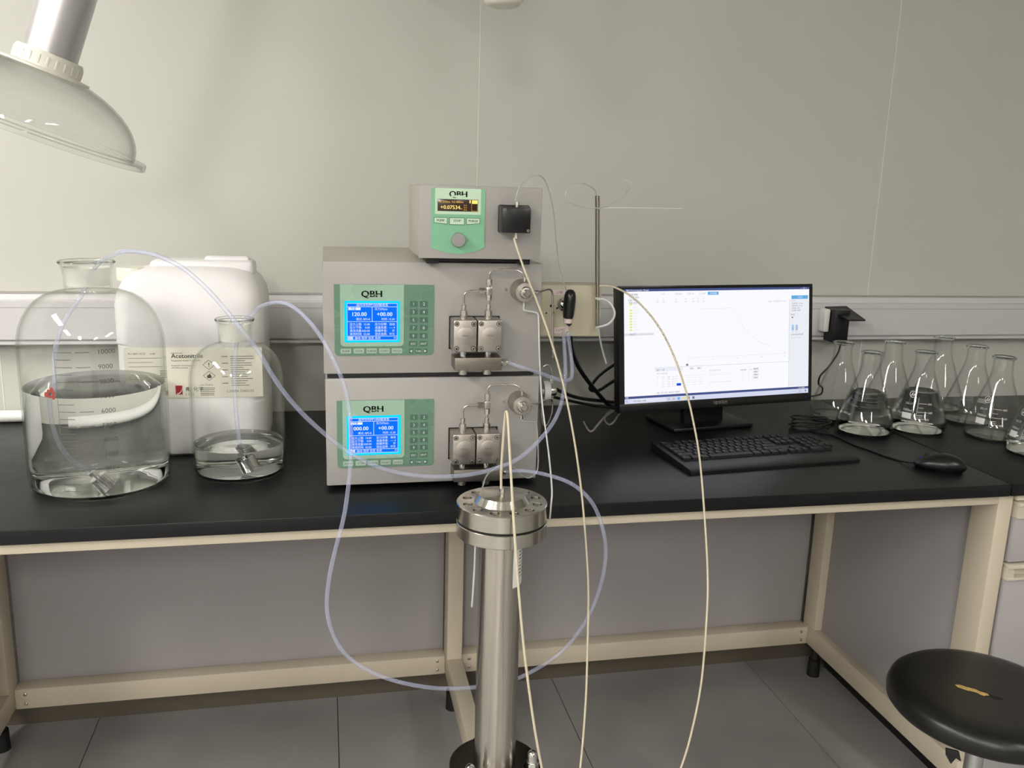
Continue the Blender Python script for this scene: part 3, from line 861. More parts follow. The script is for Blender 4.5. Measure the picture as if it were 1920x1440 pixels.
for k in range(1, 11):
    z = 0.0130+k*0.02745
    gr.text(str(k*1000), 0.0125, 0.006, z-0.004, 0, 0, 'LEFT', fn=fn)
    def strip(u0, u1, zc, t=0.0006):
        n = 6
        for q in range(n):
            a = u0+(u1-u0)*q/n; b = u0+(u1-u0)*(q+1)/n
            gr.add([fn((a, 0, zc-t)), fn((b, 0, zc-t)), fn((b, 0, zc+t)), fn((a, 0, zc+t))], [[0, 1, 2, 3]], 0)
    strip(-0.066, -0.036, z); strip(-0.030, -0.006, z)
    strip(-0.066, -0.038, z-0.0136)
for q in range(20):
    za = 0.028+q*0.0134
    gr.add([fn((-0.0668, 0, za)), fn((-0.0660, 0, za)), fn((-0.0660, 0, za+0.0134)), fn((-0.0668, 0, za+0.0134))], [[0, 1, 2, 3]], 0)
gr.build('graduation_lettering', 'print_grey', b10, 0)
rm = MB(); rm.flat = True
for k in range(6):
    a = k*PI/3+0.2
    q_ = (0.0058, 0.0078, 0.0062, 0.0085, 0.0050, 0.0072)[k]
    c = (-0.0790+q_*math.cos(a), 0.2105+q_*math.sin(a))
    pts = [(c[0]+q_*0.62*math.cos(a+s), 0, c[1]+q_*0.7*math.sin(a+s)) for s in (0, 1.2, 2.6, 3.9, 5.2)]
    rm.add([fn(p) for p in pts], [[0, 1, 2, 3, 4]])
rm.build('emblem_print', 'red_print', b10, 0)

# ================================================================ smaller bottle
sx, sy = 0.3490, 0.281
b5 = tag(empty('reagent_bottle', (sx, sy, H)), 'smaller clear glass bottle with shallow liquid standing before the white canister', 'bottle')
R5, H5 = 0.0935, 0.324
MB().lathe(bottle_profile(R5, H5, 0.0330, 0.052, 0.075, 0.003, 0.0372), 64).build('glass_body', 'glass', b5, 60)
MB().lathe([(0.0345, H5-0.0060), (0.0376, H5-0.0054), (0.0392, H5-0.0028), (0.0384, H5-0.0006), (0.0360, H5+0.0002), (0.0344, H5-0.0020)], 64, closed=True).build('glass_rim', 'solid_glass', b5, 60)
MB().lathe([(0, 0.0005), (R5*0.84, 0.0002), (R5*0.93, 0.0045), (R5*0.965, 0.0125), (R5*0.90, 0.0080), (R5*0.70, 0.0064), (0, 0.0070)], 64).build('glass_base', 'solid_glass', b5, 60)
neck_band(0.0302, H5-0.045, H5-0.010).build('ground_neck', 'frosted', b5)
MB().lathe(liquid_profile(R5, 0.0675, 0.003), 64).build('liquid', 'water', b5, 40)

# sinker filters with their tubes
def sinker(loc, rot, label):
    r = tag(empty('inlet_filter', loc, rot), label, 'filter')
    MB().lathe([(0, -0.018), (0.0150, -0.018), (0.0162, -0.017), (0.0162, 0.010), (0.0150, 0.011), (0, 0.011)], 28).build('filter_body', 'chrome', r)
    MB().lathe([(0, 0.011), (0.0045, 0.011), (0.0045, 0.017), (0, 0.017)], 16).build('filter_neck', 'chrome', r)
    MB().cyl((0, 0, 0.017), (0, 0, 0.024), 0.0085, n=6).build('filter_nut', 'chrome', r)
    return r
sinker((0.102, 0.185, 0.879), (math.radians(8), math.radians(-38), 0), 'steel inlet filter lying at the bottom of the largest bottle')
sinker((0.362, 0.262, 0.882), (math.radians(5), math.radians(-20), 0), 'steel inlet filter in the shallow liquid of the smaller bottle')

def tubing(name, path, r, material, label, cat='tube', n=10, smooth=4):
    return tag(MB().tube(path, r, n, smooth=smooth).build(name, material), label, cat)

# ================================================================ white canister
cx0, cx1, cy0, cy1 = 0.090, 0.398, 0.400, 0.660
can = tag(empty('solvent_canister', ((cx0+cx1)/2, (cy0+cy1)/2, H)), 'white plastic canister with acetonitrile label behind the glass bottles', 'canister')
def rsec(x0, y0, x1, y1, r, z, n=6):
    return [(a, b, z) for a, b in rrect(x0, y0, x1, y1, r, n)]
secs = [(0.012, 0.030, 0.0), (0.003, 0.036, 0.006), (0.0, 0.040, 0.016), (0.0, 0.040, 0.118), (0.002, 0.040, 0.122), (0.002, 0.040, 0.246), (0.0, 0.040, 0.250), (0.0, 0.042, 0.330), (0.004, 0.046, 0.355), (0.014, 0.055, 0.380), (0.032, 0.060, 0.398), (0.060, 0.060, 0.407), (0.090, 0.035, 0.409)]
vs = []; nn = None
for ins, rr, z in secs:
    s = rsec(cx0+ins, cy0+ins, cx1-ins, cy1-ins, rr, H+z); nn = len(s); vs += s
fs = []
for i in range(len(secs)-1):
    for k in range(nn):
        fs.append([i*nn+k, i*nn+(k+1) % nn, (i+1)*nn+(k+1) % nn, (i+1)*nn+k])
fs.append(list(range(nn))[::-1]); fs.append([(len(secs)-1)*nn+k for k in range(nn)])
W(MB().add(vs, fs), 'canister_body', 'can_white', can, 30)
hy = (cy0+cy1)/2
W(MB().box((0.155, hy-0.045, H+0.385), (0.375, hy+0.045, H+0.420), 0.012, seg=4), 'grip', 'can_white', can)
W(MB().box((0.265, hy-0.016, H+0.405), (0.365, hy+0.016, H+0.428), 0.010, seg=4), 'carry_handle', 'can_white', can)
capx, capy = 0.118, 0.50
W(MB().cyl((capx, capy, H+0.360), (capx, capy, H+0.400), 0.024, n=32), 'spout', 'can_white', can)
cp_ = MB()
pr = []
n_ = 48
ring0 = []
for k in range(n_):
    a = 2*PI*k/n_; r_ = 0.0315+(0.0012 if k % 4 < 2 else 0)
    ring0.append((capx+r_*math.cos(a), capy+r_*math.sin(a)))
lv_ = [(1.0, H+0.376), (1.0, H+0.400), (0.94, H+0.404), (0.0001, H+0.404)]
vs = [(capx+(x-capx)*s, capy+(y-capy)*s, z) for s, z in lv_ for x, y in ring0]
fs = [[i*n_+k, i*n_+(k+1) % n_, (i+1)*n_+(k+1) % n_, (i+1)*n_+k] for i in range(3) for k in range(n_)]
W(cp_.add(vs, fs), 'screw_cap', 'white_plastic', can, 40)
# label
lz0, lz1 = 0.982, 1.092
lab = W(MB().box((0.110, 0.4010, lz0), (0.392, 0.4016, lz1)), 'label', 'label_cream', can)
e = MB(); e.flat = True
LX = 0.110; LW = 0.282
def lt(s, u, v, size, mi=0, al='LEFT'):
    e.text(s, size, LX+u*LW, lz1-v*(lz1-lz0), 0.4007, mi, al)
lt('Acetonitrile', 0.335, 0.20, 0.0135); lt('Acetonitrile', 0.336, 0.20, 0.0135)
lt('Preparative Grade Acetonitrile', 0.335, 0.265, 0.0048, 1)
lt('PREPARATION', 0.335, 0.115, 0.0036, 1)
lt('Preparative chromatography', 0.335, 0.36, 0.0040, 1); lt('UN1648 acetonitrile', 0.335, 0.405, 0.0040, 1)
lt('FU 0001 ACD    1648', 0.03, 0.13, 0.0060, 1)
for k in range(3):
    e.quad(LX+0.03*LW, lz1-(0.20+0.085*k)*(lz1-lz0), LX+(0.27 if k != 1 else 0.2)*LW, lz1-(0.192+0.085*k)*(lz1-lz0), 0.4007, 1)
for k in range(4):
    e.quad(LX+0.25*LW, lz1-(0.46+0.04*k)*(lz1-lz0), LX+0.30*LW, lz1-(0.445+0.04*k)*(lz1-lz0), 0.4007, 1)
# red square mark with a pale swoosh
e.quad(LX+0.355*LW, lz1-0.93*(lz1-lz0), LX+0.405*LW, lz1-0.75*(lz1-lz0), 0.4007, 2)
sw = [(LX+0.36*LW+0.0125*math.sin(t*0.5*PI), lz1-0.93*(lz1-lz0)+0.0150*(1-math.cos(t*0.5*PI))) for t in (0.05, 0.25, 0.45, 0.65, 0.85, 1.0)]
for a, b in zip(sw[:-1], sw[1:]):
    e.add([(a[0], 0.4005, a[1]), (b[0], 0.4005, b[1]), (b[0], 0.4005, b[1]+0.0028), (a[0], 0.4005, a[1]+0.0022)], [[0, 1, 2, 3]], 3)
lt('弗', 0.425, 0.86, 0.0105); lt('化学', 0.485, 0.86, 0.0105)
lt('S T B E', 0.425, 0.95, 0.0060, 1)
e.quad(LX+0.255*LW, lz1-0.93*(lz1-lz0), LX+0.30*LW, lz1-0.85*(lz1-lz0), 0.4007, 1)
# hazard diamonds
for v, s in ((0.34, '!'), (0.56, '♦')):
    cxm, czm = LX+0.605*LW, lz1-v*(lz1-lz0)
    for rr, yy, mi in ((0.0130, 0.4007, 0), (0.0116, 0.4005, 3)):
        e.add([(cxm-rr, yy, czm), (cxm, yy, czm-rr*0.85), (cxm+rr, yy, czm), (cxm, yy, czm+rr*0.85)], [[0, 1, 2, 3]], mi)
    if s == '!':
        e.text('!', 0.0140, cxm, czm-0.005, 0.4003, 0, 'CENTER'); e.text('!', 0.0140, cxm+0.0006, czm-0.005, 0.4003, 0, 'CENTER')
    else:
        fl_ = [(-0.0040, -0.0050), (0.0040, -0.0050), (0.0052, -0.0015), (0.0030, 0.0015), (0.0012, 0.0060), (-0.0010, 0.0015), (-0.0030, 0.0025), (-0.0048, -0.0015)]
        e.add([(cxm+a, 0.4003, czm+b) for a, b in fl_], [list(range(8))], 0)
lt('CAS: 75-05-8', 0.53, 0.76, 0.0050, 1)
random.seed(3)
for k in range(5):
    e.quad(LX+0.535*LW, lz1-(0.815+0.035*k)*(lz1-lz0), LX+(0.65-0.02*random.random())*LW, lz1-(0.803+0.035*k)*(lz1-lz0), 0.4007, 1)
for k in range(14):
    v = 0.17+0.045*k
    e.quad(LX+0.70*LW, lz1-(v+0.014)*(lz1-lz0), LX+0.745*LW, lz1-v*(lz1-lz0), 0.4007, 1) if k % 3 == 0 else None
    e.quad(LX+0.765*LW, lz1-(v+0.012)*(lz1-lz0), LX+(0.94-0.08*random.random())*LW, lz1-v*(lz1-lz0), 0.4007, 1)
lt('L:2008A CH02155', 0.73, 0.90, 0.0075, 1)
W(e, 'label_lettering', ['ink_dark', 'ink_grey', 'label_red', 'label_cream'], lab, 0)

# ================================================================ flasks
FR, FH = 0.0715, 0.2135
def flask_r(z):
    pts = [(0.0, FR*0.90), (0.004, FR*0.955), (0.012, FR*0.993), (0.022, FR), (0.032, FR*0.985), (0.045, FR*0.935), (0.150, FR*0.425), (0.163, FR*0.375), (0.175, FR*0.345), (0.190, FR*0.335), (0.208, FR*0.335)]
    for (z0, r0), (z1, r1) in zip(pts[:-1], pts[1:]):
        if z <= z1:
            t = (z-z0)/(z1-z0); return r0+(r1-r0)*t
    return pts[-1][1]
def flask_profile(wall=0.0022):
    zs = [0.0, 0.002, 0.005, 0.009, 0.014, 0.022, 0.030, 0.038, 0.046, 0.07, 0.095, 0.12, 0.145, 0.153, 0.16, 0.168, 0.176, 0.186, 0.20]
    out = [(0, 0.0025), (FR*0.6, 0.0018), (FR*0.84, 0.0)]+[(flask_r(z), z) for z in zs[1:]]
    rn = flask_r(0.2)
    out += [(rn, 0.2065), (rn+0.0030, 0.2085), (rn+0.0040, 0.2110), (rn+0.0030, 0.2130), (rn+0.0008, FH), (rn-wall, 0.2120)]
    inn = [(max(flask_r(z)-wall, 0), max(z, 0.0045)) for z in zs[2:][::-1]]+[(FR*0.6, 0.0045), (0, 0.0047)]
    return out+inn
def flask_print():
    m = MB(); m.flat = True
    fn = wrap(0, 0, flask_r, 0, 0.0, 0.0005)
    def rect(u0, z0, u1, z1, n=3):
        for q in range(n):
            a = u0+(u1-u0)*q/n; b = u0+(u1-u0)*(q+1)/n
            m.add([fn((a, 0, z0)), fn((b, 0, z0)), fn((b, 0, z1)), fn((a, 0, z1))], [[0, 1, 2, 3]])
    rect(-0.034, 0.044, -0.010, 0.058)
    m.text('1000ml', 0.0085, -0.022, 0.062, 0, 0, 'CENTER', fn=fn)
    m.text('GG-17', 0.0070, -0.020, 0.079, 0, 0, 'CENTER', fn=fn)
    n = 20
    for k in range(n):
        a, b = 2*PI*k/n, 2*PI*(k+1)/n
        c = (-0.014, 0.105)
        m.add([fn((c[0]+r*math.cos(t), 0, c[1]+r*math.sin(t))) for r, t in ((0.0085, a), (0.0085, b), (0.0072, b), (0.0072, a))], [[0, 1, 2, 3]])
    for pts in ([(-0.005, -0.004), (0.0, 0.0052), (0.001, 0.003), (-0.002, -0.004)], [(0.0, -0.004), (0.004, 0.004), (0.005, 0.001), (0.003, -0.004)]):
        m.add([fn((-0.014+a, 0, 0.105+b)) for a, b in pts], [[0, 1, 2, 3]])
    rect(0.002, 0.040, 0.0026, 0.098, 1)
    for z, u, s in ((0.084, 0.026, '800'), (0.063, 0.030, '600'), (0.046, 0.024, '400')):
        rect(0.004, z, u-0.002, z+0.0008)
        m.text(s, 0.0065, u, z-0.002, 0, 0, 'LEFT', fn=fn)
    for z in (0.0735, 0.0545, 0.050):
        rect(0.004, z, 0.016, z+0.0007)
    return m
def flask_liquid(top):
    w = 0.0036
    zs = [0.008, 0.012, 0.018, 0.024, 0.03, 0.038, 0.046]+[0.046+(top-0.046)*k/5 for k in range(1, 6)] if top > 0.05 else [0.008, 0.012, 0.018, 0.024, 0.03, 0.038, top]
    return [(0, 0.006), (FR*0.6, 0.0058), (FR*0.84, 0.006)]+[(flask_r(z)-w, z) for z in zs]+[((flask_r(top)-w)*0.5, top), (0, top)]
flask_glass = MB().lathe(flask_profile(), 56).build('glass_body', 'glass_flask', mesh_only=True, smooth=60)
rn_ = flask_r(0.2)
flask_rim = MB().lathe([(rn_-0.0016, 0.2062), (rn_+0.0022, 0.2068), (rn_+0.0044, 0.2092), (rn_+0.0046, 0.2116), (rn_+0.0028, 0.2136), (rn_, 0.2138), (rn_-0.0018, 0.2120)], 48, closed=True).build('glass_rim', 'solid_glass', mesh_only=True, smooth=60)
flask_base = MB().lathe([(0, 0.0004), (FR*0.82, 0.0002), (FR*0.92, 0.0040), (FR*0.95, 0.0085), (FR*0.88, 0.0056), (FR*0.6, 0.0048), (0, 0.0050)], 48).build('glass_base', 'solid_glass', mesh_only=True, smooth=60)
flask_marks = flask_print().build('print_lettering', 'print_white', mesh_only=True, smooth=0)
flask_specs = [  # x, y, liquid level, print turn from the camera-facing angle, label
    (1.9130, 0.578, 0, 2.4, 'empty conical flask closest to the monitor, in the back row'),
    (1.9020, 0.430, 0.110, 2.9, 'conical flask of clear liquid right beside the monitor'),
    (2.0680, 0.577, 0, 2.6, 'empty conical flask in the back row, second from the monitor'),
    (2.0580, 0.429, 0.110, -0.10, 'conical flask of clear liquid with a white square print, second filled one from the monitor'),
    (2.2820, 0.652, 0, 2.2, 'empty conical flask furthest back against the wall'),
    (2.2710, 0.503, 0, 3.0, 'empty conical flask between the wall flask and the printed empty flask'),
    (2.2260, 0.350, 0, -0.20, 'empty conical flask with a white square print and 800 mark'),
    (2.2240, 0.205, 0.040, -0.55, 'conical flask with a little liquid nearest the bench front edge'),
]
for x, y, lev_, turn, lab_ in flask_specs:
    r = tag(empty('conical_flask', (x, y, H), (0, 0, face_angle(x, y)+turn)), lab_, 'flask', 'conical flasks at the end of the bench')
    for nm, me in (('glass_body', flask_glass), ('glass_rim', flask_rim), ('glass_base', flask_base), ('print_lettering', flask_marks)):
        o = bpy.data.objects.new(nm, me); COL.objects.link(o); o.parent = r
    if lev_:
        MB().lathe(flask_liquid(lev_), 56).build('liquid', 'water', r, 40)

# ================================================================ monitor
MX, MYc, MZ, MYAW, MTILT, MW, MH = 1.484, 0.441, 1.079, 0.149, 0.14, 0.556, 0.302
back = Vector((-math.sin(MYAW), math.cos(MYAW), 0))
mon = tag(empty('monitor', (MX+back.x*0.06, MYc+back.y*0.06, H), (0, 0, MYAW)), 'black flat monitor with a bright white screen behind the keyboard', 'monitor')
TM = Matrix.Translation((0, -0.06, MZ-H)) @ Matrix.Rotation(-MTILT, 4, 'X')
hw, hh = MW/2, MH/2
hs = MB().box((-hw, 0.004, -hh), (hw, 0.032, hh), 0.004, T=TM)
hs.box((-0.16, 0.03, -0.11), (0.16, 0.055, 0.09), 0.01, T=TM)
hs.build('housing', 'black_plastic', mon)
sx0, sx1, sz0, sz1 = -hw+0.013, hw-0.009, -hh+0.0215, hh-0.0075
bz = MB()
bz.box((-hw, 0, -hh), (hw, 0.0045, sz0), 0.001, T=TM).box((-hw, 0, sz1), (hw, 0.0045, hh), 0.001, T=TM)
bz.box((-hw, 0, sz0), (sx0, 0.0045, sz1), T=TM).box((sx1, 0, sz0), (hw, 0.0045, sz1), T=TM)
bz.build('bezel', 'black_satin', mon)
scr = MB().box((sx0, 0.0020, sz0), (sx1, 0.0042, sz1), T=TM).build('screen', 'screen_white', mon)
u = MB(); u.flat = True
SW, SH = sx1-sx0, sz1-sz0
def R_(u0, v0, u1, v1, mi, y=0.0016):
    u.quad(sx0+u0*SW, sz1-v1*SH, sx0+u1*SW, sz1-v0*SH, y, mi, T=TM)
def TX(s, uu, vv, size, mi=8, al='LEFT', y=0.0013):
    u.text(s, size*SH, sx0+uu*SW, sz1-vv*SH, y, mi, al, T=TM)
# 0 white 1 side 2 grey 3 dim 4 navy 5 task 6 blue 7 deep 8 text 9 yellow
R_(0, 0, 1, 0.021, 4); TX('QBH Chromatography  Manager', 0.012, 0.016, 0.017, 0); TX('—  □  ×', 0.95, 0.017, 0.018, 0)
R_(0.885, 0.115, 1.0, 0.93, 1); R_(0.884, 0.115, 0.8855, 0.93, 2)
R_(0.433, 0.032, 0.491, 0.060, 6); TX('实时采集', 0.462, 0.053, 0.018, 0, 'CENTER', 0.0011)
for s, x in (('文件', 0.19), ('编辑视图', 0.26), ('数据分析', 0.325), ('方法管理', 0.385)):
    TX(s, x, 0.053, 0.017, 2)
R_(0.897, 0.078, 0.993, 0.112, 6); TX('已连接', 0.945, 0.103, 0.020, 3, 'CENTER', 0.0011)
for k, s in enumerate(('系统管理器', '工作站 样品', '仪器 列表', '数据 项目')):
    TX(s, 0.022+0.004*(k % 2), 0.055+0.024*k, 0.019, 8)
for k in range(11):
    v = 0.128+0.0245*k
    if k not in (1, 10):
        R_(0.030, v, 0.042, v+0.014, 9)
    TX(('项目', '样品一', '20200916', '方法库', '积分表', '校正表', '报告', '数据', '记录', '20200918', '样品')[k], 0.046, v+0.013, 0.016, 3)
R_(0, 0.384, 0.152, 0.404, 3); TX('当前运行', 0.026, 0.400, 0.017, 8)
for x in (0.165, 0.195, 0.26, 0.31, 0.35, 0.375, 0.405):
    TX('□', x, 0.098, 0.018, 2); TX('工具', x-0.003, 0.122, 0.015, 2)
TX('通道一: 检测器信号 210nm', 0.765, 0.135, 0.017, 2)
R_(0.40, 0.182, 0.572, 0.1845, 3)
cv = [(0.572, 0.184), (0.585, 0.215), (0.60, 0.275), (0.615, 0.335), (0.628, 0.365), (0.645, 0.395), (0.67, 0.435), (0.695, 0.475), (0.72, 0.505), (0.75, 0.525), (0.778, 0.540)]
for (a, b), (c, d_) in zip(cv[:-1], cv[1:]):
    t = 0.0016
    u.add([(sx0+a*SW, 0.0016, sz1-(b+t)*SH), (sx0+c*SW, 0.0016, sz1-(d_+t)*SH), (sx0+c*SW, 0.0016, sz1-(d_-t)*SH), (sx0+a*SW, 0.0016, sz1-(b-t)*SH)], [[0, 1, 2, 3]], 3, T=TM)
R_(0.33, 0.617, 0.87, 0.619, 3)
for x, s in ((0.33, '0'), (0.465, '10'), (0.595, '20'), (0.73, '30'), (0.86, '40')):
    TX(s, x, 0.645, 0.016, 2, 'CENTER')
for v, s in ((0.22, '1000'), (0.30, '800'), (0.39, '600'), (0.47, '400'), (0.55, '200')):
    TX(s, 0.165, v, 0.013, 3)
TX('min', 0.86, 0.606, 0.014, 2, 'CENTER')
R_(0.155, 0.694, 0.885, 0.6965, 2); R_(0.318, 0.672, 0.329, 0.690, 8)
for k in range(6):
    TX('◦', 0.185+0.018*k, 0.688, 0.02, 2)
R_(0.155, 0.700, 0.30, 0.728, 1); TX('运行 一览', 0.163, 0.722, 0.019, 8)
R_(0.335, 0.704, 0.36, 0.726, 1); TX('设定', 0.338, 0.721, 0.016, 8); R_(0.375, 0.704, 0.40, 0.726, 1); TX('停止', 0.378, 0.721, 0.016, 8)
TX('梯度 表格设置', 0.165, 0.755, 0.017, 2)
for r_ in range(5):
    v = 0.772+0.021*r_
    for c_ in range(4):
        TX(('序', '时间', '流量', 'A%') [c_] if r_ == 0 else ('%d' % r_, '0.%d' % (r_*3), '120.0', '%d' % (r_*20))[c_], 0.166+0.026*c_, v+0.014, 0.014, 2)
    for c_ in range(5):
        R_(0.25+0.033*c_, v+0.004, 0.275+0.033*c_, v+0.0055, 2) if c_ != 1 else None
R_(0.268, 0.842, 0.291, 0.864, 7)
TX('泵 A压力曲线 MPa', 0.44, 0.748, 0.016, 2)
R_(0.44, 0.768, 0.56, 0.7695, 3); R_(0.44, 0.784, 0.56, 0.7855, 2); R_(0.44, 0.850, 0.56, 0.852, 2)
for k in range(7):
    TX('%d' % (k*5), 0.44+0.021*k, 0.880, 0.012, 3)
TX('当前流量', 0.61, 0.757, 0.016, 8); TX('设置', 0.66, 0.757, 0.015, 2)
for k in range(4):
    R_(0.682, 0.738+0.027*k, 0.712, 0.757+0.027*k, 3); TX(('开始运行', '暂停', '继续', '停止')[k], 0.697, 0.753+0.027*k, 0.014, 8, 'CENTER')
    TX('—', 0.60, 0.775+0.027*k, 0.014, 3); TX('0.00', 0.62, 0.775+0.027*k, 0.014, 3); TX('%', 0.655, 0.775+0.027*k, 0.014, 2)
TX('状态: 运行 正常  当前用户 管理员', 0.165, 0.925, 0.016, 8)
for k in range(4):
    TX(('检测波长:  210 nm', '采样时间:  30 min', '泵状态:  运行', '检测器:  就绪')[k], 0.900, 0.158+0.022*k, 0.016, 8)
TX('系统状态', 0.893, 0.132, 0.015, 2); TX('泵设置', 0.892, 0.262, 0.016, 8); TX('●', 0.898, 0.29, 0.022, 8); TX('A', 0.904, 0.335, 0.015, 2); TX('B', 0.924, 0.335, 0.015, 2)
R_(0.900, 0.352, 0.913, 0.405, 6); R_(0.922, 0.352, 0.935, 0.405, 6)
TX('80%', 0.9065, 0.425, 0.014, 2, 'CENTER'); TX('80%', 0.9285, 0.425, 0.014, 2, 'CENTER')
TX('◦ 自动平衡进样设置', 0.890, 0.449, 0.017, 8); TX('泵 流量   压力 MPa', 0.895, 0.478, 0.014, 2)
R_(0, 0.937, 1, 0.958, 4); TX('v 2.1.2020', 0.94, 0.953, 0.018, 0); TX('就绪', 0.005, 0.953, 0.015, 0)
R_(0, 0.958, 1, 1.0, 5); R_(0.03, 0.960, 0.21, 0.998, 0); R_(0.008, 0.969, 0.017, 0.989, 8); TX('在这里输入搜索', 0.045, 0.987, 0.018, 8, y=0.0011)
for k, mi in enumerate((2, 2, 6, 9, 8, 8)):
    R_(0.220+0.026*k, 0.968, 0.232+0.026*k, 0.990, mi, 0.0013)
TX('◦ ◦ ◦', 0.905, 0.987, 0.02, 8); TX('15:30', 0.945, 0.978, 0.013, 8); TX('2020/9/18', 0.940, 0.993, 0.013, 8); R_(0.980, 0.970, 0.987, 0.988, 8, 0.0013)
u.build('screen_print', ['screen_white', 'screen_side', 'screen_grey', 'screen_dim', 'screen_navy', 'screen_task', 'screen_blue', 'screen_deep', 'screen_text', 'screen_yellow'], mon, 0)
lg = MB(); lg.flat = True
lg.text('清华同方', 0.0095, 0.004, -hh+0.0075, -0.0004, 0, 'CENTER', T=TM)
for k in range(5):
    a0 = -0.6+k*0.42; a1 = a0+0.42
    lg.add([(-0.0200+0.0050*math.cos(a0), -0.0004, -hh+0.0110+0.0040*math.sin(a0)), (-0.0200+0.0050*math.cos(a1), -0.0004, -hh+0.0110+0.0040*math.sin(a1)), (-0.0200+0.0036*math.cos(a1), -0.0004, -hh+0.0110+0.0030*math.sin(a1)), (-0.0200+0.0036*math.cos(a0), -0.0004, -hh+0.0110+0.0030*math.sin(a0))], [[0, 1, 2, 3]], 0, T=TM)
lg.build('brand_lettering', 'steel', mon, 0)
MB().cyl((hw-0.018, -0.0006, -hh+0.011), (hw-0.018, 0.001, -hh+0.011), 0.0012, n=12, T=TM).build('power_light', 'led_blue', mon)
MB().box((-0.09, -0.022, -0.0), (0.15, 0.13, 0.012), 0.005).build('stand_base', 'black_satin', mon)
nk = MB().box((-0.055, 0.0, 0.010), (0.065, 0.025, 0.20), 0.006, T=Matrix.Translation((0.02, 0.02, 0)) @ Matrix.Rotation(-0.12, 4, 'X'))
nk.build('stand_neck', 'black_plastic', mon)

# ================================================================ keyboard
KC = Vector((1.509, 0.264, H))
kb_yaw = math.radians(6.0)
kb = tag(empty('keyboard', KC, (0, 0, kb_yaw)), 'black full size keyboard with small white legends before the monitor', 'keyboard')
KW, KD = 0.440, 0.195
def kz(y): return 0.0100+0.0062*(y+KD/2)/KD
body = MB()
prof = [(-KD/2, 0.0), (-KD/2, 0.0055), (-KD/2+0.006, 0.0090), (-KD/2+0.035, 0.0110), (KD/2-0.022, 0.0165), (KD/2-0.006, 0.0178), (KD/2, 0.0155), (KD/2, 0.001)]
extr(prof, -KW/2, KW/2, mb=body)
body.build('keyboard_case', 'black_plastic', kb, 30)
def keycap(w, d, s):
    m_ = MB()
    t = 0.0014
    vs = [(-w/2, -d/2, 0), (w/2, -d/2, 0), (w/2, d/2, 0), (-w/2, d/2, 0), (-w/2+t, -d/2+t*0.9, 0.0062), (w/2-t, -d/2+t*0.9, 0.0062), (w/2-t, d/2-t*1.2, 0.0070), (-w/2+t, d/2-t*1.2, 0.0070)]
    m_.add(vs, [[3, 2, 1, 0], [4, 5, 6, 7], [0, 1, 5, 4], [1, 2, 6, 5], [2, 3, 7, 6], [3, 0, 4, 7]])
    if s:
        size = 0.0062 if len(s) == 1 else 0.0040
        vs_, fs_ = glyphs(s, 'LEFT')
        m_.add([(-w/2+0.0034+p[0]*size, 0.0005+p[1]*size, 0.00685+0.0004) for p in vs_], fs_, 1)
    m_.flat = True
    return m_
U = 0.0183
rows = [
    (0.066, [('Esc', 0, 1), ('F1', 2, 1), ('F2', 3, 1), ('F3', 4, 1), ('F4', 5, 1), ('F5', 6.5, 1), ('F6', 7.5, 1), ('F7', 8.5, 1), ('F8', 9.5, 1), ('F9', 11, 1), ('F10', 12, 1), ('F11', 13, 1), ('F12', 14, 1), ('Prt', 15.3, 1), ('Scr', 16.3, 1), ('Brk', 17.3, 1)]),
    (0.044, [(c, i, 1) for i, c in enumerate('`1234567890-=')]+[('Back', 13, 2), ('Ins', 15.3, 1), ('Hm', 16.3, 1), ('PU', 17.3, 1), ('Num', 18.6, 1), ('/', 19.6, 1), ('*', 20.6, 1), ('-', 21.6, 1)]),
    (0.0252, [('Tab', 0, 1.5)]+[(c, i+1.5, 1) for i, c in enumerate('QWERTYUIOP[]')]+[('\\', 13.5, 1.5), ('Del', 15.3, 1), ('End', 16.3, 1), ('PD', 17.3, 1), ('7', 18.6, 1), ('8', 19.6, 1), ('9', 20.6, 1), ('+', 21.6, 1)]),
    (0.0064, [('Caps', 0, 1.75)]+[(c, i+1.75, 1) for i, c in enumerate("ASDFGHJKL;'")]+[('Enter', 12.75, 2.25), ('4', 18.6, 1), ('5', 19.6, 1), ('6', 20.6, 1)]),
    (-0.0124, [('Shift', 0, 2.25)]+[(c, i+2.25, 1) for i, c in enumerate('ZXCVBNM,./')]+[('Shift', 12.25, 2.75), ('↑', 16.3, 1), ('1', 18.6, 1), ('2', 19.6, 1), ('3', 20.6, 1), ('Ent', 21.6, 1)]),
    (-0.0312, [('Ctrl', 0, 1.25), ('Win', 1.25, 1.25), ('Alt', 2.5, 1.25), ('', 3.75, 6.25), ('Alt', 10, 1.25), ('Fn', 11.25, 1.25), ('Mn', 12.5, 1.25), ('Ctrl', 13.75, 1.25), ('←', 15.3, 1), ('↓', 16.3, 1), ('→', 17.3, 1), ('0', 18.6, 2), ('.', 20.6, 1)]),
]
for y, ks in rows:
    for s, x, w in ks:
        o = keycap(w*U-0.0022, 0.0176, s).build('key', ['key_black', 'legend_white'], kb, 20)
        yk = y*1.06+0.006
        o.location = (-KW/2+0.013+(x+w/2)*U, yk, kz(yk)-0.0006)
        o.rotation_euler = (0.030, 0, 0)

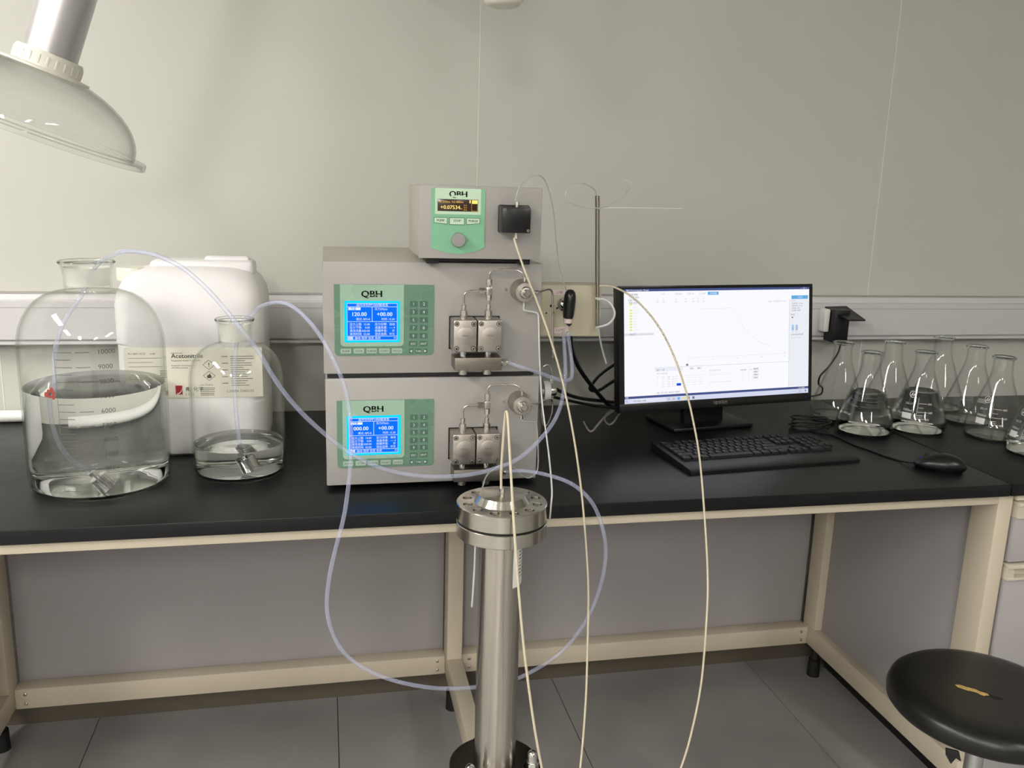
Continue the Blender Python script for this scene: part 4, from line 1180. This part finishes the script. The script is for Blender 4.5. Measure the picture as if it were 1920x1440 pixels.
# ================================================================ mouse
ms = tag(empty('computer_mouse', (1.893, 0.118, H), (0, 0, math.radians(-38))), 'black wired computer mouse near the worktop joint', 'mouse')
bm = bmesh.new()
bmesh.ops.create_uvsphere(bm, u_segments=32, v_segments=16, radius=1.0)
for v in bm.verts:
    x, y, z = v.co
    zz = max(z, -0.55)
    wid = 0.030*(1-0.10*x)
    v.co = (x*0.056, y*wid, (zz+0.55)*0.0245*(1.0+0.18*x-0.25*x*x))
MB().addbm(bm).build('shell', 'black_satin', ms, 50)
def mouse_top(xn):
    return (math.sqrt(max(0, 1-xn*xn))+0.55)*0.0245*(1.0+0.18*xn-0.25*xn*xn)
MB().tube([(xn*0.056, 0, mouse_top(xn)) for xn in (-0.9, -0.8, -0.65, -0.5, -0.35, -0.2, -0.05, 0.08)], 0.0007, 8).build('button_groove', 'black_rubber', ms)
MB().cyl((-0.028, -0.0035, mouse_top(-0.5)-0.0055), (-0.028, 0.0035, mouse_top(-0.5)-0.0055), 0.0085, n=24).build('scroll_wheel', 'black_rubber', ms)
MB().cyl((-0.0415, 0.0, mouse_top(-0.74)-0.002), (-0.0418, 0.0, mouse_top(-0.74)+0.0008), 0.0020, n=12).build('indicator_light', 'led_blue', ms)

# ================================================================ steel column on its stand
CX, CY = 0.832, -0.100
col = tag(empty('chromatography_column', (CX, CY, 0)), 'tall stainless steel column with bolted round flanges before the bench', 'column')
COLR, FLR = 0.0392, 0.0812
def boolean_cut(base, cutter):
    a = base.build('cut_base', 'steel_turned'); b = cutter.build('cut_tool', 'steel_turned')
    md = a.modifiers.new('cut', 'BOOLEAN'); md.object = b; md.operation = 'DIFFERENCE'; md.solver = 'EXACT'
    dg = bpy.context.evaluated_depsgraph_get()
    me = bpy.data.meshes.new_from_object(a.evaluated_get(dg))
    mb = MB(); mb.add([v.co.copy() for v in me.vertices], [list(p.vertices) for p in me.polygons])
    for o in (a, b):
        mm = o.data; bpy.data.objects.remove(o); bpy.data.meshes.remove(mm)
    bpy.data.meshes.remove(me)
    return mb
flg = MB().lathe([(0, 0.8705), (FLR-0.001, 0.8705), (FLR, 0.8715), (FLR, 0.9000), (FLR-0.0015, 0.9015), (0.0505, 0.9015), (0.0495, 0.9020), (0.0415, 0.9145), (0.0405, 0.9150), (0, 0.9150)], 96)
ct = MB()
holes = [(0.0640*math.cos(2*PI*k/12+0.13), 0.0640*math.sin(2*PI*k/12+0.13)) for k in range(12)]
for hx, hy_ in holes:
    ct.cyl((hx, hy_, 0.888), (hx, hy_, 0.91), 0.0084, n=20)
tf = boolean_cut(flg, ct).build('top_flange', 'steel_turned', col, 30)
for hx, hy_ in holes:
    T = Matrix.Translation((hx, hy_, 0.888))
    MB().lathe([(0.0064, 0), (0.0064, 0.0100), (0.0058, 0.0108), (0.0034, 0.0108), (0.0034, 0.005), (0, 0.005)], 16, T=T).build('flange_bolt', 'steel', tf)
f = MB().cyl((0, 0, 0.9145), (0, 0, 0.919), 0.0042, n=20)
f.cyl((0, 0, 0.919), (0, 0, 0.925), 0.0052, n=6).cyl((0, 0, 0.925), (0, 0, 0.928), 0.0032, n=14)
f.build('top_fitting', 'steel', col)
MB().lathe([(0, 0.8665), (FLR-0.004, 0.8665), (FLR-0.004, 0.8705), (0, 0.8705)], 72).build('gasket', 'black_rubber', col)
MB().lathe([(COLR, 0.8420), (FLR-0.001, 0.8420), (FLR, 0.8430), (FLR, 0.8655), (FLR-0.001, 0.8665), (COLR, 0.8665)], 96, closed=True).build('lower_flange', 'steel_turned', col, 30)
MB().lathe([(0, 0.370), (COLR, 0.370), (COLR, 0.8665), (0, 0.8665)], 96).build('tube', 'steel_column', col, 30)
MB().lathe([(0, 0.357), (0.0855, 0.357), (0.0865, 0.358), (0.0865, 0.3695), (0.0855, 0.3705), (0, 0.3705)], 96).build('base_flange', 'steel_dark', col, 30)
for adeg in (-20, -140, 100):
    a = math.radians(adeg)
    T = Matrix.Translation((0.0725*math.cos(a), 0.0725*math.sin(a), 0.3705)) @ Matrix.Scale(1.22, 4)
    nt_ = MB().lathe([(0, 0), (0.0135, 0), (0.0135, 0.002), (0, 0.002)], 24, T=T)
    nt_.cyl((0, 0, 0.002), (0, 0, 0.011), 0.0105, n=6, T=T)
    nt_.lathe([(0.0088, 0.011), (0.0080, 0.012), (0.0078, 0.016), (0.0082, 0.020), (0.0074, 0.0255), (0.0048, 0.0290), (0, 0.0305)], 24, T=T)
    nt_.build('acorn_nut', 'chrome', col, 40)
MB().lathe([(0, 0.02), (0.045, 0.02), (0.045, 0.357), (0, 0.357)], 48).build('pedestal', 'steel_dark', col)
MB().lathe([(0, 0), (0.17, 0), (0.17, 0.012), (0.16, 0.02), (0, 0.02)], 64).build('foot_plate', 'steel_dark', col)
# paper label stuck round the tube
st = MB(); st.flat = True
n = 8
a0, a1 = math.radians(-66), math.radians(-8)
for q in range(n):
    t0 = a0+(a1-a0)*q/n; t1 = a0+(a1-a0)*(q+1)/n
    r_ = COLR+0.0004
    st.add([(r_*math.cos(t0), r_*math.sin(t0), 0.748), (r_*math.cos(t1), r_*math.sin(t1), 0.748), (r_*math.cos(t1), r_*math.sin(t1), 0.828-0.0*q), (r_*math.cos(t0), r_*math.sin(t0), 0.828)], [[0, 1, 2, 3]])
cl = st.build('paper_label', 'pvc_white', col, 60)
e = MB(); e.flat = True
for k in range(9):
    for q in range(3, 7):
        t0 = a0+(a1-a0)*q/n; t1 = a0+(a1-a0)*(q+(1 if (k*q) % 4 else 0.5))/n
        r_ = COLR+0.0008; z_ = 0.820-0.0068*k
        e.add([(r_*math.cos(t0), r_*math.sin(t0), z_), (r_*math.cos(t1), r_*math.sin(t1), z_), (r_*math.cos(t1), r_*math.sin(t1), z_+0.0022), (r_*math.cos(t0), r_*math.sin(t0), z_+0.0022)], [[0, 1, 2, 3]])
e.build('label_print', 'ink_grey', cl, 0)

# ================================================================ stool
SX, SY, SZ = 1.802, -0.212, 0.500
stl = tag(empty('lab_stool', (SX, SY, 0)), 'round black vinyl stool with a torn seat beside the drawer unit', 'stool')
seat = MB().lathe([(0, SZ-0.002), (0.06, SZ-0.0015), (0.12, SZ), (0.150, SZ+0.001), (0.166, SZ-0.002), (0.176, SZ-0.010), (0.1805, SZ-0.024), (0.179, SZ-0.038), (0.172, SZ-0.046), (0.160, SZ-0.048), (0, SZ-0.048)], 72)
s_o = seat.build('seat', 'vinyl_black', stl, 50)
def patch(c, ang, pts, z0, z1):
    m_ = MB(); k = len(pts)
    T = Matrix.Translation((c[0], c[1], 0)) @ Matrix.Rotation(ang, 4, 'Z')
    vs = [(x, y, z0) for x, y in pts]+[(x*0.9, y*0.85, z1) for x, y in pts]
    fs = [[i, (i+1) % k, k+(i+1) % k, k+i] for i in range(k)]+[[k+i for i in range(k)]]
    return m_.add(vs, fs, 0, T)
tp = [(-0.026, 0.002), (-0.020, 0.006), (-0.008, 0.0055), (0.004, 0.007), (0.012, 0.004), (0.024, 0.0045), (0.027, 0.0), (0.018, -0.0055), (0.006, -0.003), (-0.008, -0.004), (-0.020, -0.003)]
patch((-0.022, 0.002), -0.80, [(x*1.5+0.016, y*1.55) for x, y in tp], SZ-0.003, SZ-0.0012).build('tear', 'black_rubber', s_o)
patch((-0.026, 0.006), -0.80, [(x*1.25, y*1.3) for x, y in tp], SZ-0.003, SZ-0.0004).build('foam', 'foam_yellow', s_o)
fm = MB()
fm.add([(-0.085, -0.120, SZ-0.046), (-0.068, -0.132, SZ-0.046), (-0.062, -0.134, SZ-0.066), (-0.070, -0.129, SZ-0.062), (-0.076, -0.126, SZ-0.075), (-0.084, -0.121, SZ-0.060),
        (-0.085, -0.116, SZ-0.046), (-0.068, -0.128, SZ-0.046), (-0.062, -0.131, SZ-0.066), (-0.070, -0.126, SZ-0.062), (-0.076, -0.123, SZ-0.075), (-0.084, -0.118, SZ-0.060)],
       [[0, 1, 2, 3, 4, 5], [6, 7, 8, 9, 10, 11][::-1]]+[[i, (i+1) % 6, 6+(i+1) % 6, 6+i] for i in range(6)])
fl_o = fm.build('torn_flap', 'vinyl_black', s_o, 20)
fl_o.location = (-0.070, 0.022, 0.0)
MB().lathe([(0, SZ-0.060), (0.09, SZ-0.060), (0.09, SZ-0.048), (0, SZ-0.048)], 32).build('seat_plate', 'black_plastic', stl)
MB().cyl((0, 0, 0.10), (0, 0, SZ-0.060), 0.0175, n=28).build('gas_column', 'chrome', stl)
MB().cyl((0, 0, 0.07), (0, 0, 0.13), 0.030, n=28).build('hub', 'black_plastic', stl)
for k in range(5):
    a = 2*PI*k/5+0.3
    T = Matrix.Rotation(a, 4, 'Z')
    lg_ = MB().box((0.02, -0.016, 0.068), (0.235, 0.016, 0.092), 0.006, T=T).build('leg', 'chrome', stl)
    w_ = MB().cyl((0.225, -0.012, 0.025), (0.225, 0.012, 0.025), 0.025, n=24, T=T)
    w_.cyl((0.225, 0, 0.03), (0.225, 0, 0.07), 0.006, n=12, T=T)
    w_.build('caster', 'black_rubber', lg_)

# ================================================================ fume extractor hood
hd = tag(empty('extractor_hood', (0.078, 0.0, 1.520), (0, math.radians(20.0), 0)), 'clear domed extractor hood on a silver arm above the bottles', 'extractor hood')
wl = 0.003
outp = [(0.158*math.cos(a), 0.006+0.090*math.sin(a)) for a in [math.radians(q) for q in (0, 8, 16, 24, 32, 40, 48, 56, 64, 70)]]
inp = [((0.158-wl)*math.cos(a), 0.006+(0.090-wl)*math.sin(a)) for a in [math.radians(q) for q in (70, 64, 56, 48, 40, 32, 24, 16, 8, 0)]]
MB().lathe(outp+inp, 80, closed=True).build('dome', 'acrylic', hd, 60)
MB().lathe([(0.155, 0.006), (0.176, 0.005), (0.177, 0.0035), (0.177, -0.0055), (0.175, -0.0065), (0.172, -0.0065), (0.172, 0.0), (0.155, 0.001)], 96, closed=True).build('rim', 'acrylic', hd, 40)
co = MB().lathe([(0.038, 0.0885), (0.064, 0.0885), (0.064, 0.0915), (0.050, 0.0935), (0.049, 0.1120), (0.0465, 0.1165), (0.038, 0.1165)], 64, closed=True)
c_o = co.build('collar', 'white_plastic', hd, 30)
for k in range(24):
    a = 2*PI*k/24
    MB().box((0.0485, -0.0020, 0.096), (0.0503, 0.0020, 0.110), 0.0006, T=Matrix.Rotation(a, 4, 'Z'), seg=1).build('grip_rib', 'white_plastic', c_o)
MB().lathe([(0.036, 0.088), (0.0395, 0.088), (0.0395, 0.62), (0.036, 0.62)], 56, closed=True).build('arm_tube', 'aluminium', hd, 30)
MB().lathe([(0, 0.60), (0.050, 0.60), (0.054, 0.62), (0.054, 0.68), (0.050, 0.70), (0, 0.70)], 48).build('arm_joint', 'white_plastic', hd, 30)
up = Vector((math.sin(math.radians(20)), 0, math.cos(math.radians(20))))
jp = Vector((0.078, 0, 1.520))+up*0.65
inv = hd.matrix_basis.inverted() if False else (Matrix.Translation((0.078, 0, 1.520)) @ Matrix.Rotation(math.radians(20.0), 4, 'Y')).inverted()
MB().cyl(inv @ jp, inv @ Vector((jp.x, 0.0, CEIL)), 0.0395, n=40).build('riser_tube', 'aluminium', hd)

h2 = tag(empty('extractor_joint', (0.887, 0.30, 1.800)), 'white round joint of a second extractor arm at the very top above the detector', 'extractor arm')
MB().lathe([(0, 0.0), (0.026, 0.0015), (0.033, 0.004), (0.0375, 0.009), (0.0395, 0.016), (0.0395, 0.060), (0.036, 0.066), (0, 0.066)], 48).build('joint_housing', 'white_plastic', h2, 40)
MB().lathe([(0.0395, 0.014), (0.0425, 0.015), (0.0425, 0.022), (0.0395, 0.023)], 48, closed=True).build('joint_ring', 'pvc_white', h2, 40)
MB().cyl((0, 0, 0.060), (0.0, 0.0, CEIL-1.800), 0.0330, n=40).build('arm_tube', 'aluminium', h2)
MB().cyl((-0.01, 0, 0.100), (-0.50, -0.16, 0.40), 0.0395, n=40).build('shadow_branch_tube', 'aluminium', h2)  # out-of-view branch, lengthened and thickened to cast a shadow on the wall

# ================================================================ socket with hinged cover on the trunking
so = tag(empty('power_socket', (1.965, 0.737, 1.09)), 'black power plug under a hinged cover on the wall trunking', 'power socket')
W(MB().box((1.926, 0.708, 1.068), (1.944, 0.739, 1.134), 0.004), 'socket_frame', 'pvc_white', so)
W(MB().box((1.946, 0.690, 1.040), (1.996, 0.7386, 1.134), 0.004), 'plug', 'black_plastic', so)
cvr = MB().add([(1.942, 0.7370, 1.138), (2.010, 0.7370, 1.140), (2.022, 0.655, 1.112), (1.968, 0.655, 1.112), (1.942, 0.7370, 1.134), (2.010, 0.7370, 1.136), (2.022, 0.655, 1.108), (1.968, 0.655, 1.108)],
               [[0, 1, 2, 3], [7, 6, 5, 4], [0, 4, 5, 1], [1, 5, 6, 2], [2, 6, 7, 3], [3, 7, 4, 0]])
W(cvr, 'hinged_cover', 'black_satin', so)

# ================================================================ tubes and cables
TB = {
    'feed_large': [(0.1412,0.22,1.3019),(0.1587,0.21,1.3099),(0.1961,0.18,1.3127),(0.2394,0.14,1.3069),(0.2843,0.1,1.2891),(0.3292,0.06,1.2552),(0.3732,0.03,1.2068),(0.41,0.02,1.1582),(0.4428,0.02,1.0972),(0.4804,0.02,1.0455),(0.5266,0.02,0.9983),(0.5741,0.02,0.9591),(0.6346,0.02,0.928),(0.7054,0.02,0.9127),(0.7764,0.02,0.911),(0.837,0.02,0.9214),(0.8919,0.03,0.9398),(0.9415,0.06,0.9704),(0.9799,0.1,1.0001),(1.0035,0.14,1.0365),(1.0114,0.16,1.0825),(1.0108,0.175,1.1357),(1.0113,0.185,1.1597)],
    'manifold_feed': [(0.8748,0.09,1.1129),(0.8984,0.085,1.1083),(0.9266,0.09,1.0984),(0.9648,0.11,1.0817),(0.9983,0.13,1.068),(1.0182,0.145,1.0677),(1.0249,0.155,1.08),(1.0241,0.165,1.1095),(1.0208,0.175,1.1412),(1.0204,0.185,1.1597)],
    'feed_small': [(0.3857,0.27,1.1829),(0.3993,0.26,1.1994),(0.4203,0.24,1.2096),(0.4422,0.21,1.2158),(0.4647,0.17,1.215),(0.4912,0.12,1.2008),(0.52,0.06,1.1726),(0.5437,0.02,1.1328),(0.5615,0.0,1.0861),(0.5688,-0.02,1.0341),(0.5689,-0.03,0.9777),(0.5645,-0.035,0.9246),(0.5552,-0.04,0.8633),(0.5414,-0.04,0.8087),(0.5282,-0.04,0.7494),(0.5225,-0.035,0.684),(0.5333,-0.03,0.6268),(0.5582,-0.03,0.5809),(0.6066,-0.03,0.541),(0.6693,-0.03,0.5126),(0.7396,-0.03,0.4956),(0.8109,-0.025,0.4891),(0.8686,-0.02,0.49),(0.9329,-0.02,0.5168),(0.9872,-0.02,0.5566),(1.0278,-0.025,0.6209),(1.0508,-0.03,0.697),(1.0557,-0.03,0.7662),(1.0417,-0.03,0.8254),(1.0212,-0.02,0.8662),(0.9871,0.0,0.8942),(0.9436,0.04,0.901),(0.9085,0.075,0.8974),(0.8845,0.09,0.8945)],
    'peek_det': [(0.8736,0.06,1.3573),(0.876,0.055,1.3459),(0.8826,0.045,1.3233),(0.8947,0.035,1.2889),(0.9145,0.03,1.2431),(0.9404,0.02,1.1742),(0.9663,0.01,1.0889),(0.9862,-0.01,0.9893),(1.0001,-0.03,0.889),(1.0071,-0.05,0.7993),(1.0078,-0.08,0.7146),(1.0025,-0.11,0.6205),(0.9953,-0.14,0.5055),(0.9817,-0.17,0.3921),(0.9666,-0.19,0.3064)],
    'peek_col': [(0.8301,-0.1,0.919),(0.8285,-0.102,0.9616),(0.8301,-0.105,1.0213),(0.8309,-0.11,1.0593),(0.8314,-0.115,1.0701),(0.8331,-0.122,1.0624),(0.8327,-0.15,1.0058),(0.8339,-0.19,0.9051),(0.8406,-0.215,0.7899),(0.8512,-0.23,0.6782),(0.8694,-0.24,0.5502),(0.8869,-0.245,0.4573),(0.9079,-0.25,0.3616)],
    'peek_rod': [(1.0834,0.185,1.2553),(1.0979,0.18,1.2559),(1.1196,0.175,1.2511),(1.155,0.16,1.23),(1.1959,0.14,1.1842),(1.2272,0.12,1.1262),(1.2497,0.09,1.0527),(1.2611,0.06,0.9835),(1.262,0.02,0.9167),(1.2542,-0.04,0.8152),(1.2452,-0.09,0.7254),(1.2358,-0.12,0.6515),(1.2213,-0.15,0.5345),(1.1989,-0.17,0.4356),(1.1763,-0.18,0.3644),(1.1425,-0.19,0.2829)],
    'out_det': [(0.8745,0.06,1.4253),(0.8762,0.06,1.4359),(0.8828,0.065,1.4504),(0.8988,0.08,1.4643),(0.9185,0.1,1.4718),(0.9359,0.12,1.4704),(0.9519,0.14,1.4569),(0.9678,0.16,1.4265),(0.9799,0.175,1.3847),(0.9876,0.18,1.337),(0.9964,0.185,1.2938),(1.0074,0.192,1.2649),(1.0136,0.196,1.2513),(1.0202,0.205,1.2348)],
    'rod_loop': [(1.0727,0.2,1.4369),(1.0673,0.195,1.4463),(1.051,0.18,1.4555),(1.0302,0.17,1.4601),(1.0128,0.17,1.4565),(1.0005,0.175,1.4426),(1.0031,0.17,1.4272),(1.0212,0.17,1.4173),(1.045,0.175,1.4135),(1.0705,0.185,1.4128),(1.096,0.195,1.4174),(1.123,0.21,1.4306),(1.145,0.22,1.4482),(1.1529,0.225,1.4614),(1.1496,0.23,1.4677),(1.1407,0.235,1.4696)],
    'rod_straight': [(1.0732,0.19,1.4116),(1.106,0.19,1.4135),(1.1631,0.19,1.4149),(1.225,0.2,1.415),(1.2604,0.2,1.4148)],
    'rod_curl': [(1.0827,0.185,1.2265),(1.0914,0.18,1.2283),(1.1039,0.175,1.2223),(1.1123,0.17,1.2086),(1.1143,0.17,1.1953),(1.1087,0.172,1.1827),(1.0984,0.178,1.174),(1.0827,0.19,1.1676)],
    'rod_tail': [(1.0861,0.19,1.1687),(1.0936,0.19,1.1381),(1.1009,0.19,1.113),(1.1092,0.19,1.0899)],
    'thin_upper': [(0.9063,0.11,1.2294),(0.9088,0.115,1.2182),(0.9111,0.115,1.214),(0.9296,0.12,1.2101),(0.9383,0.12,1.207),(0.941,0.12,1.1942),(0.9429,0.115,1.1416),(0.9458,0.11,1.0885),(0.9502,0.1,1.0251),(0.955,0.08,0.9731),(0.9573,0.05,0.9181),(0.9504,0.0,0.8806),(0.9442,-0.02,0.8557),(0.9431,-0.02,0.832)],
    'thin_lower': [(0.9093,0.11,1.0081),(0.9119,0.115,0.9945),(0.9187,0.115,0.9888),(0.9377,0.12,0.9858),(0.9446,0.12,0.98),(0.9473,0.118,0.9535),(0.9491,0.112,0.8986),(0.9437,0.11,0.8789),(0.9283,0.11,0.8703),(0.9113,0.105,0.8806),(0.8942,0.1,0.8977),(0.8765,0.09,0.9071),(0.8573,0.08,0.9055),(0.8386,0.06,0.9017),(0.8267,0.04,0.8969),(0.8145,0.0,0.8939)],
    'hang': [(0.8084,0.03,0.7885),(0.8081,0.03,0.7574),(0.8071,0.03,0.7035),(0.8042,0.03,0.6329)],
    'blackcable': [(1.0591,0.3,1.1369),(1.0702,0.32,1.0971),(1.099,0.36,1.0481),(1.1452,0.42,0.9961),(1.1932,0.48,0.9493),(1.2316,0.52,0.9139),(1.2763,0.55,0.884)],
    'blackcable2': [(1.0278,0.3,1.0127),(1.0699,0.36,0.9854),(1.1272,0.42,0.9583),(1.2074,0.5,0.9304),(1.2929,0.56,0.9068)],
    'blackcable3': [(1.0394,0.34,0.982),(1.0951,0.4,0.9573),(1.1674,0.46,0.9303),(1.2434,0.52,0.9066),(1.2977,0.55,0.8906)],
    'moncable': [(1.282,0.55,1.0291),(1.2438,0.54,1.0135),(1.2033,0.52,0.9934),(1.1798,0.5,0.9776),(1.1722,0.5,0.9641),(1.1809,0.5,0.9571),(1.2021,0.51,0.9571),(1.236,0.53,0.9699),(1.2844,0.55,0.99)],
    'greycable': [(1.2997,0.56,0.9138),(1.2643,0.54,0.9081),(1.2326,0.52,0.897),(1.2154,0.5,0.8873),(1.2189,0.5,0.8746),(1.2305,0.5,0.8687),(1.2414,0.5,0.8769),(1.2588,0.52,0.888),(1.297,0.55,0.9021)],
    'greycable2': [(1.1537,0.48,0.8845),(1.1613,0.48,0.8705),(1.1702,0.48,0.8592),(1.1798,0.48,0.8603),(1.1929,0.48,0.8766),(1.2107,0.49,0.89),(1.2377,0.51,0.8995),(1.2717,0.54,0.9051)],
    'plugcord': [(1.9808,0.7,1.0347),(1.9769,0.7,1.0113),(1.9644,0.7,0.9879),(1.9484,0.7,0.9645),(1.9273,0.7,0.9411),(1.9311,0.71,0.9151),(1.9507,0.72,0.9013),(1.9493,0.72,0.8837),(1.9293,0.72,0.8776),(1.8901,0.7,0.88)],
    'mousecord': [(1.8402,0.14,0.8598),(1.8385,0.18,0.8562),(1.8238,0.22,0.8561),(1.8142,0.27,0.8572),(1.8026,0.32,0.859),(1.7997,0.4,0.864),(1.7794,0.43,0.8676),(1.753,0.45,0.8671),(1.7111,0.47,0.8657)],
}
B10IN = [(0.118, 0.205, 1.288), (0.098, 0.222, 1.262), (0.078, 0.222, 1.222), (0.052, 0.200, 1.180), (0.036, 0.185, 1.120), (0.033, 0.178, 1.040), (0.036, 0.176, 0.980), (0.054, 0.178, 0.930), (0.0865, 0.1825, 0.8985)]
B5IN = [(0.366, 0.263, 1.170), (0.356, 0.270, 1.140), (0.349, 0.268, 1.100), (0.346, 0.262, 1.040), (0.348, 0.261, 0.960), (0.3535, 0.260, 0.906)]
def jl(*ps):
    out = []
    for p in ps:
        out += p
    return out
tubing('suction_hose', jl(B10IN[::-1], TB['feed_large']), 0.0040, 'tube_clear', 'clear hose from the largest bottle sagging across the lower pump', 'hose', 12)
tubing('suction_hose', jl(B5IN[::-1], TB['feed_small'][:-1], [(0.8795, 0.105, 0.887)]), 0.0038, 'tube_clear', 'clear hose from the smaller bottle hanging in a wide loop below the bench edge', 'hose', 12)
tubing('suction_hose', [(0.8775, 0.105, 1.113)]+TB['manifold_feed'][1:], 0.0038, 'tube_clear', 'short clear hose from the upper pump manifold up to the lever valve', 'hose', 12)
tubing('plastic_tube', TB['peek_det'], 0.0020, 'peek', 'cream tube running down from the detector cell past the steel column')
tubing('plastic_tube', TB['peek_col'], 0.0023, 'peek', 'cream tube bent sharply over the top of the steel column')
tubing('plastic_tube', TB['peek_rod'], 0.0020, 'peek', 'cream tube arching across the monitor screen down to the floor')
tubing('outlet_tube', TB['out_det'], 0.0013, 'tube_thin', 'thin translucent tube arching from the detector top to the valve plate')
tubing('outlet_tube', TB['rod_loop'], 0.0013, 'tube_thin', 'thin translucent tube curling round the top of the steel rod')
tubing('outlet_tube', TB['rod_straight'], 0.0013, 'tube_white', 'thin white tube sticking out sideways from the rod top')
tubing('outlet_tube', TB['rod_curl'], 0.0022, 'tube_white', 'short white tube curled beside the rod foot')
tubing('outlet_tube', TB['rod_tail'], 0.0020, 'tube_thin', 'short straight tube end hanging below the cream plate')
tubing('drain_tube', TB['thin_upper'], 0.0017, 'tube_white', 'thin white tube from the upper drain valve down over the bench edge')
tubing('drain_tube', TB['thin_lower'], 0.0015, 'tube_thin', 'thin pale tube from the lower drain valve looping to the column top')
tubing('drain_tube', TB['hang'], 0.0020, 'tube_white', 'short white tube end hanging behind the steel column')
tubing('power_cable', TB['blackcable'], 0.0050, 'black_plastic', 'thick black cable dropping from behind the valve plate', 'cable')
tubing('power_cable', TB['blackcable2'], 0.0042, 'black_plastic', 'black cable running level behind the small white ringed valve', 'cable')
tubing('power_cable', TB['blackcable3'], 0.0035, 'black_plastic', 'lower black cable lying on the worktop behind the pumps', 'cable')
tubing('monitor_cable', TB['moncable'], 0.0040, 'black_plastic', 'black cable looped beside the left edge of the monitor', 'cable')
tubing('data_cable', TB['greycable'], 0.0026, 'cable_grey', 'grey coiled cable beside the monitor foot', 'cable')
tubing('data_cable', TB['greycable2'], 0.0026, 'cable_grey', 'grey cable with its free end lying on the worktop', 'cable')
tubing('plug_cord', TB['plugcord'], 0.0026, 'black_plastic', 'black cord dropping from the plug behind the empty flask', 'cable')
mc = [(p[0], p[1], H+0.0022) for p in TB['mousecord']]
mc[0] = (mc[0][0], mc[0][1], H+0.010)
tubing('mouse_cord', mc, 0.0020, 'black_plastic', 'black mouse cord running along the worktop to the monitor', 'cable')
# coiled keyboard cord behind the keyboard
ck = []
for k in range(40):
    a = k*0.62
    ck.append((1.762+0.055*math.cos(a)*(1+0.1*math.sin(k)), 0.455+0.028*math.sin(a)+0.006*math.sin(k*1.7), H+0.004+0.0009*k))
tubing('coiled_cable', ck, 0.0022, 'black_plastic', 'coiled black cord heaped on the worktop under the monitor corner', 'cable', 8, 3)
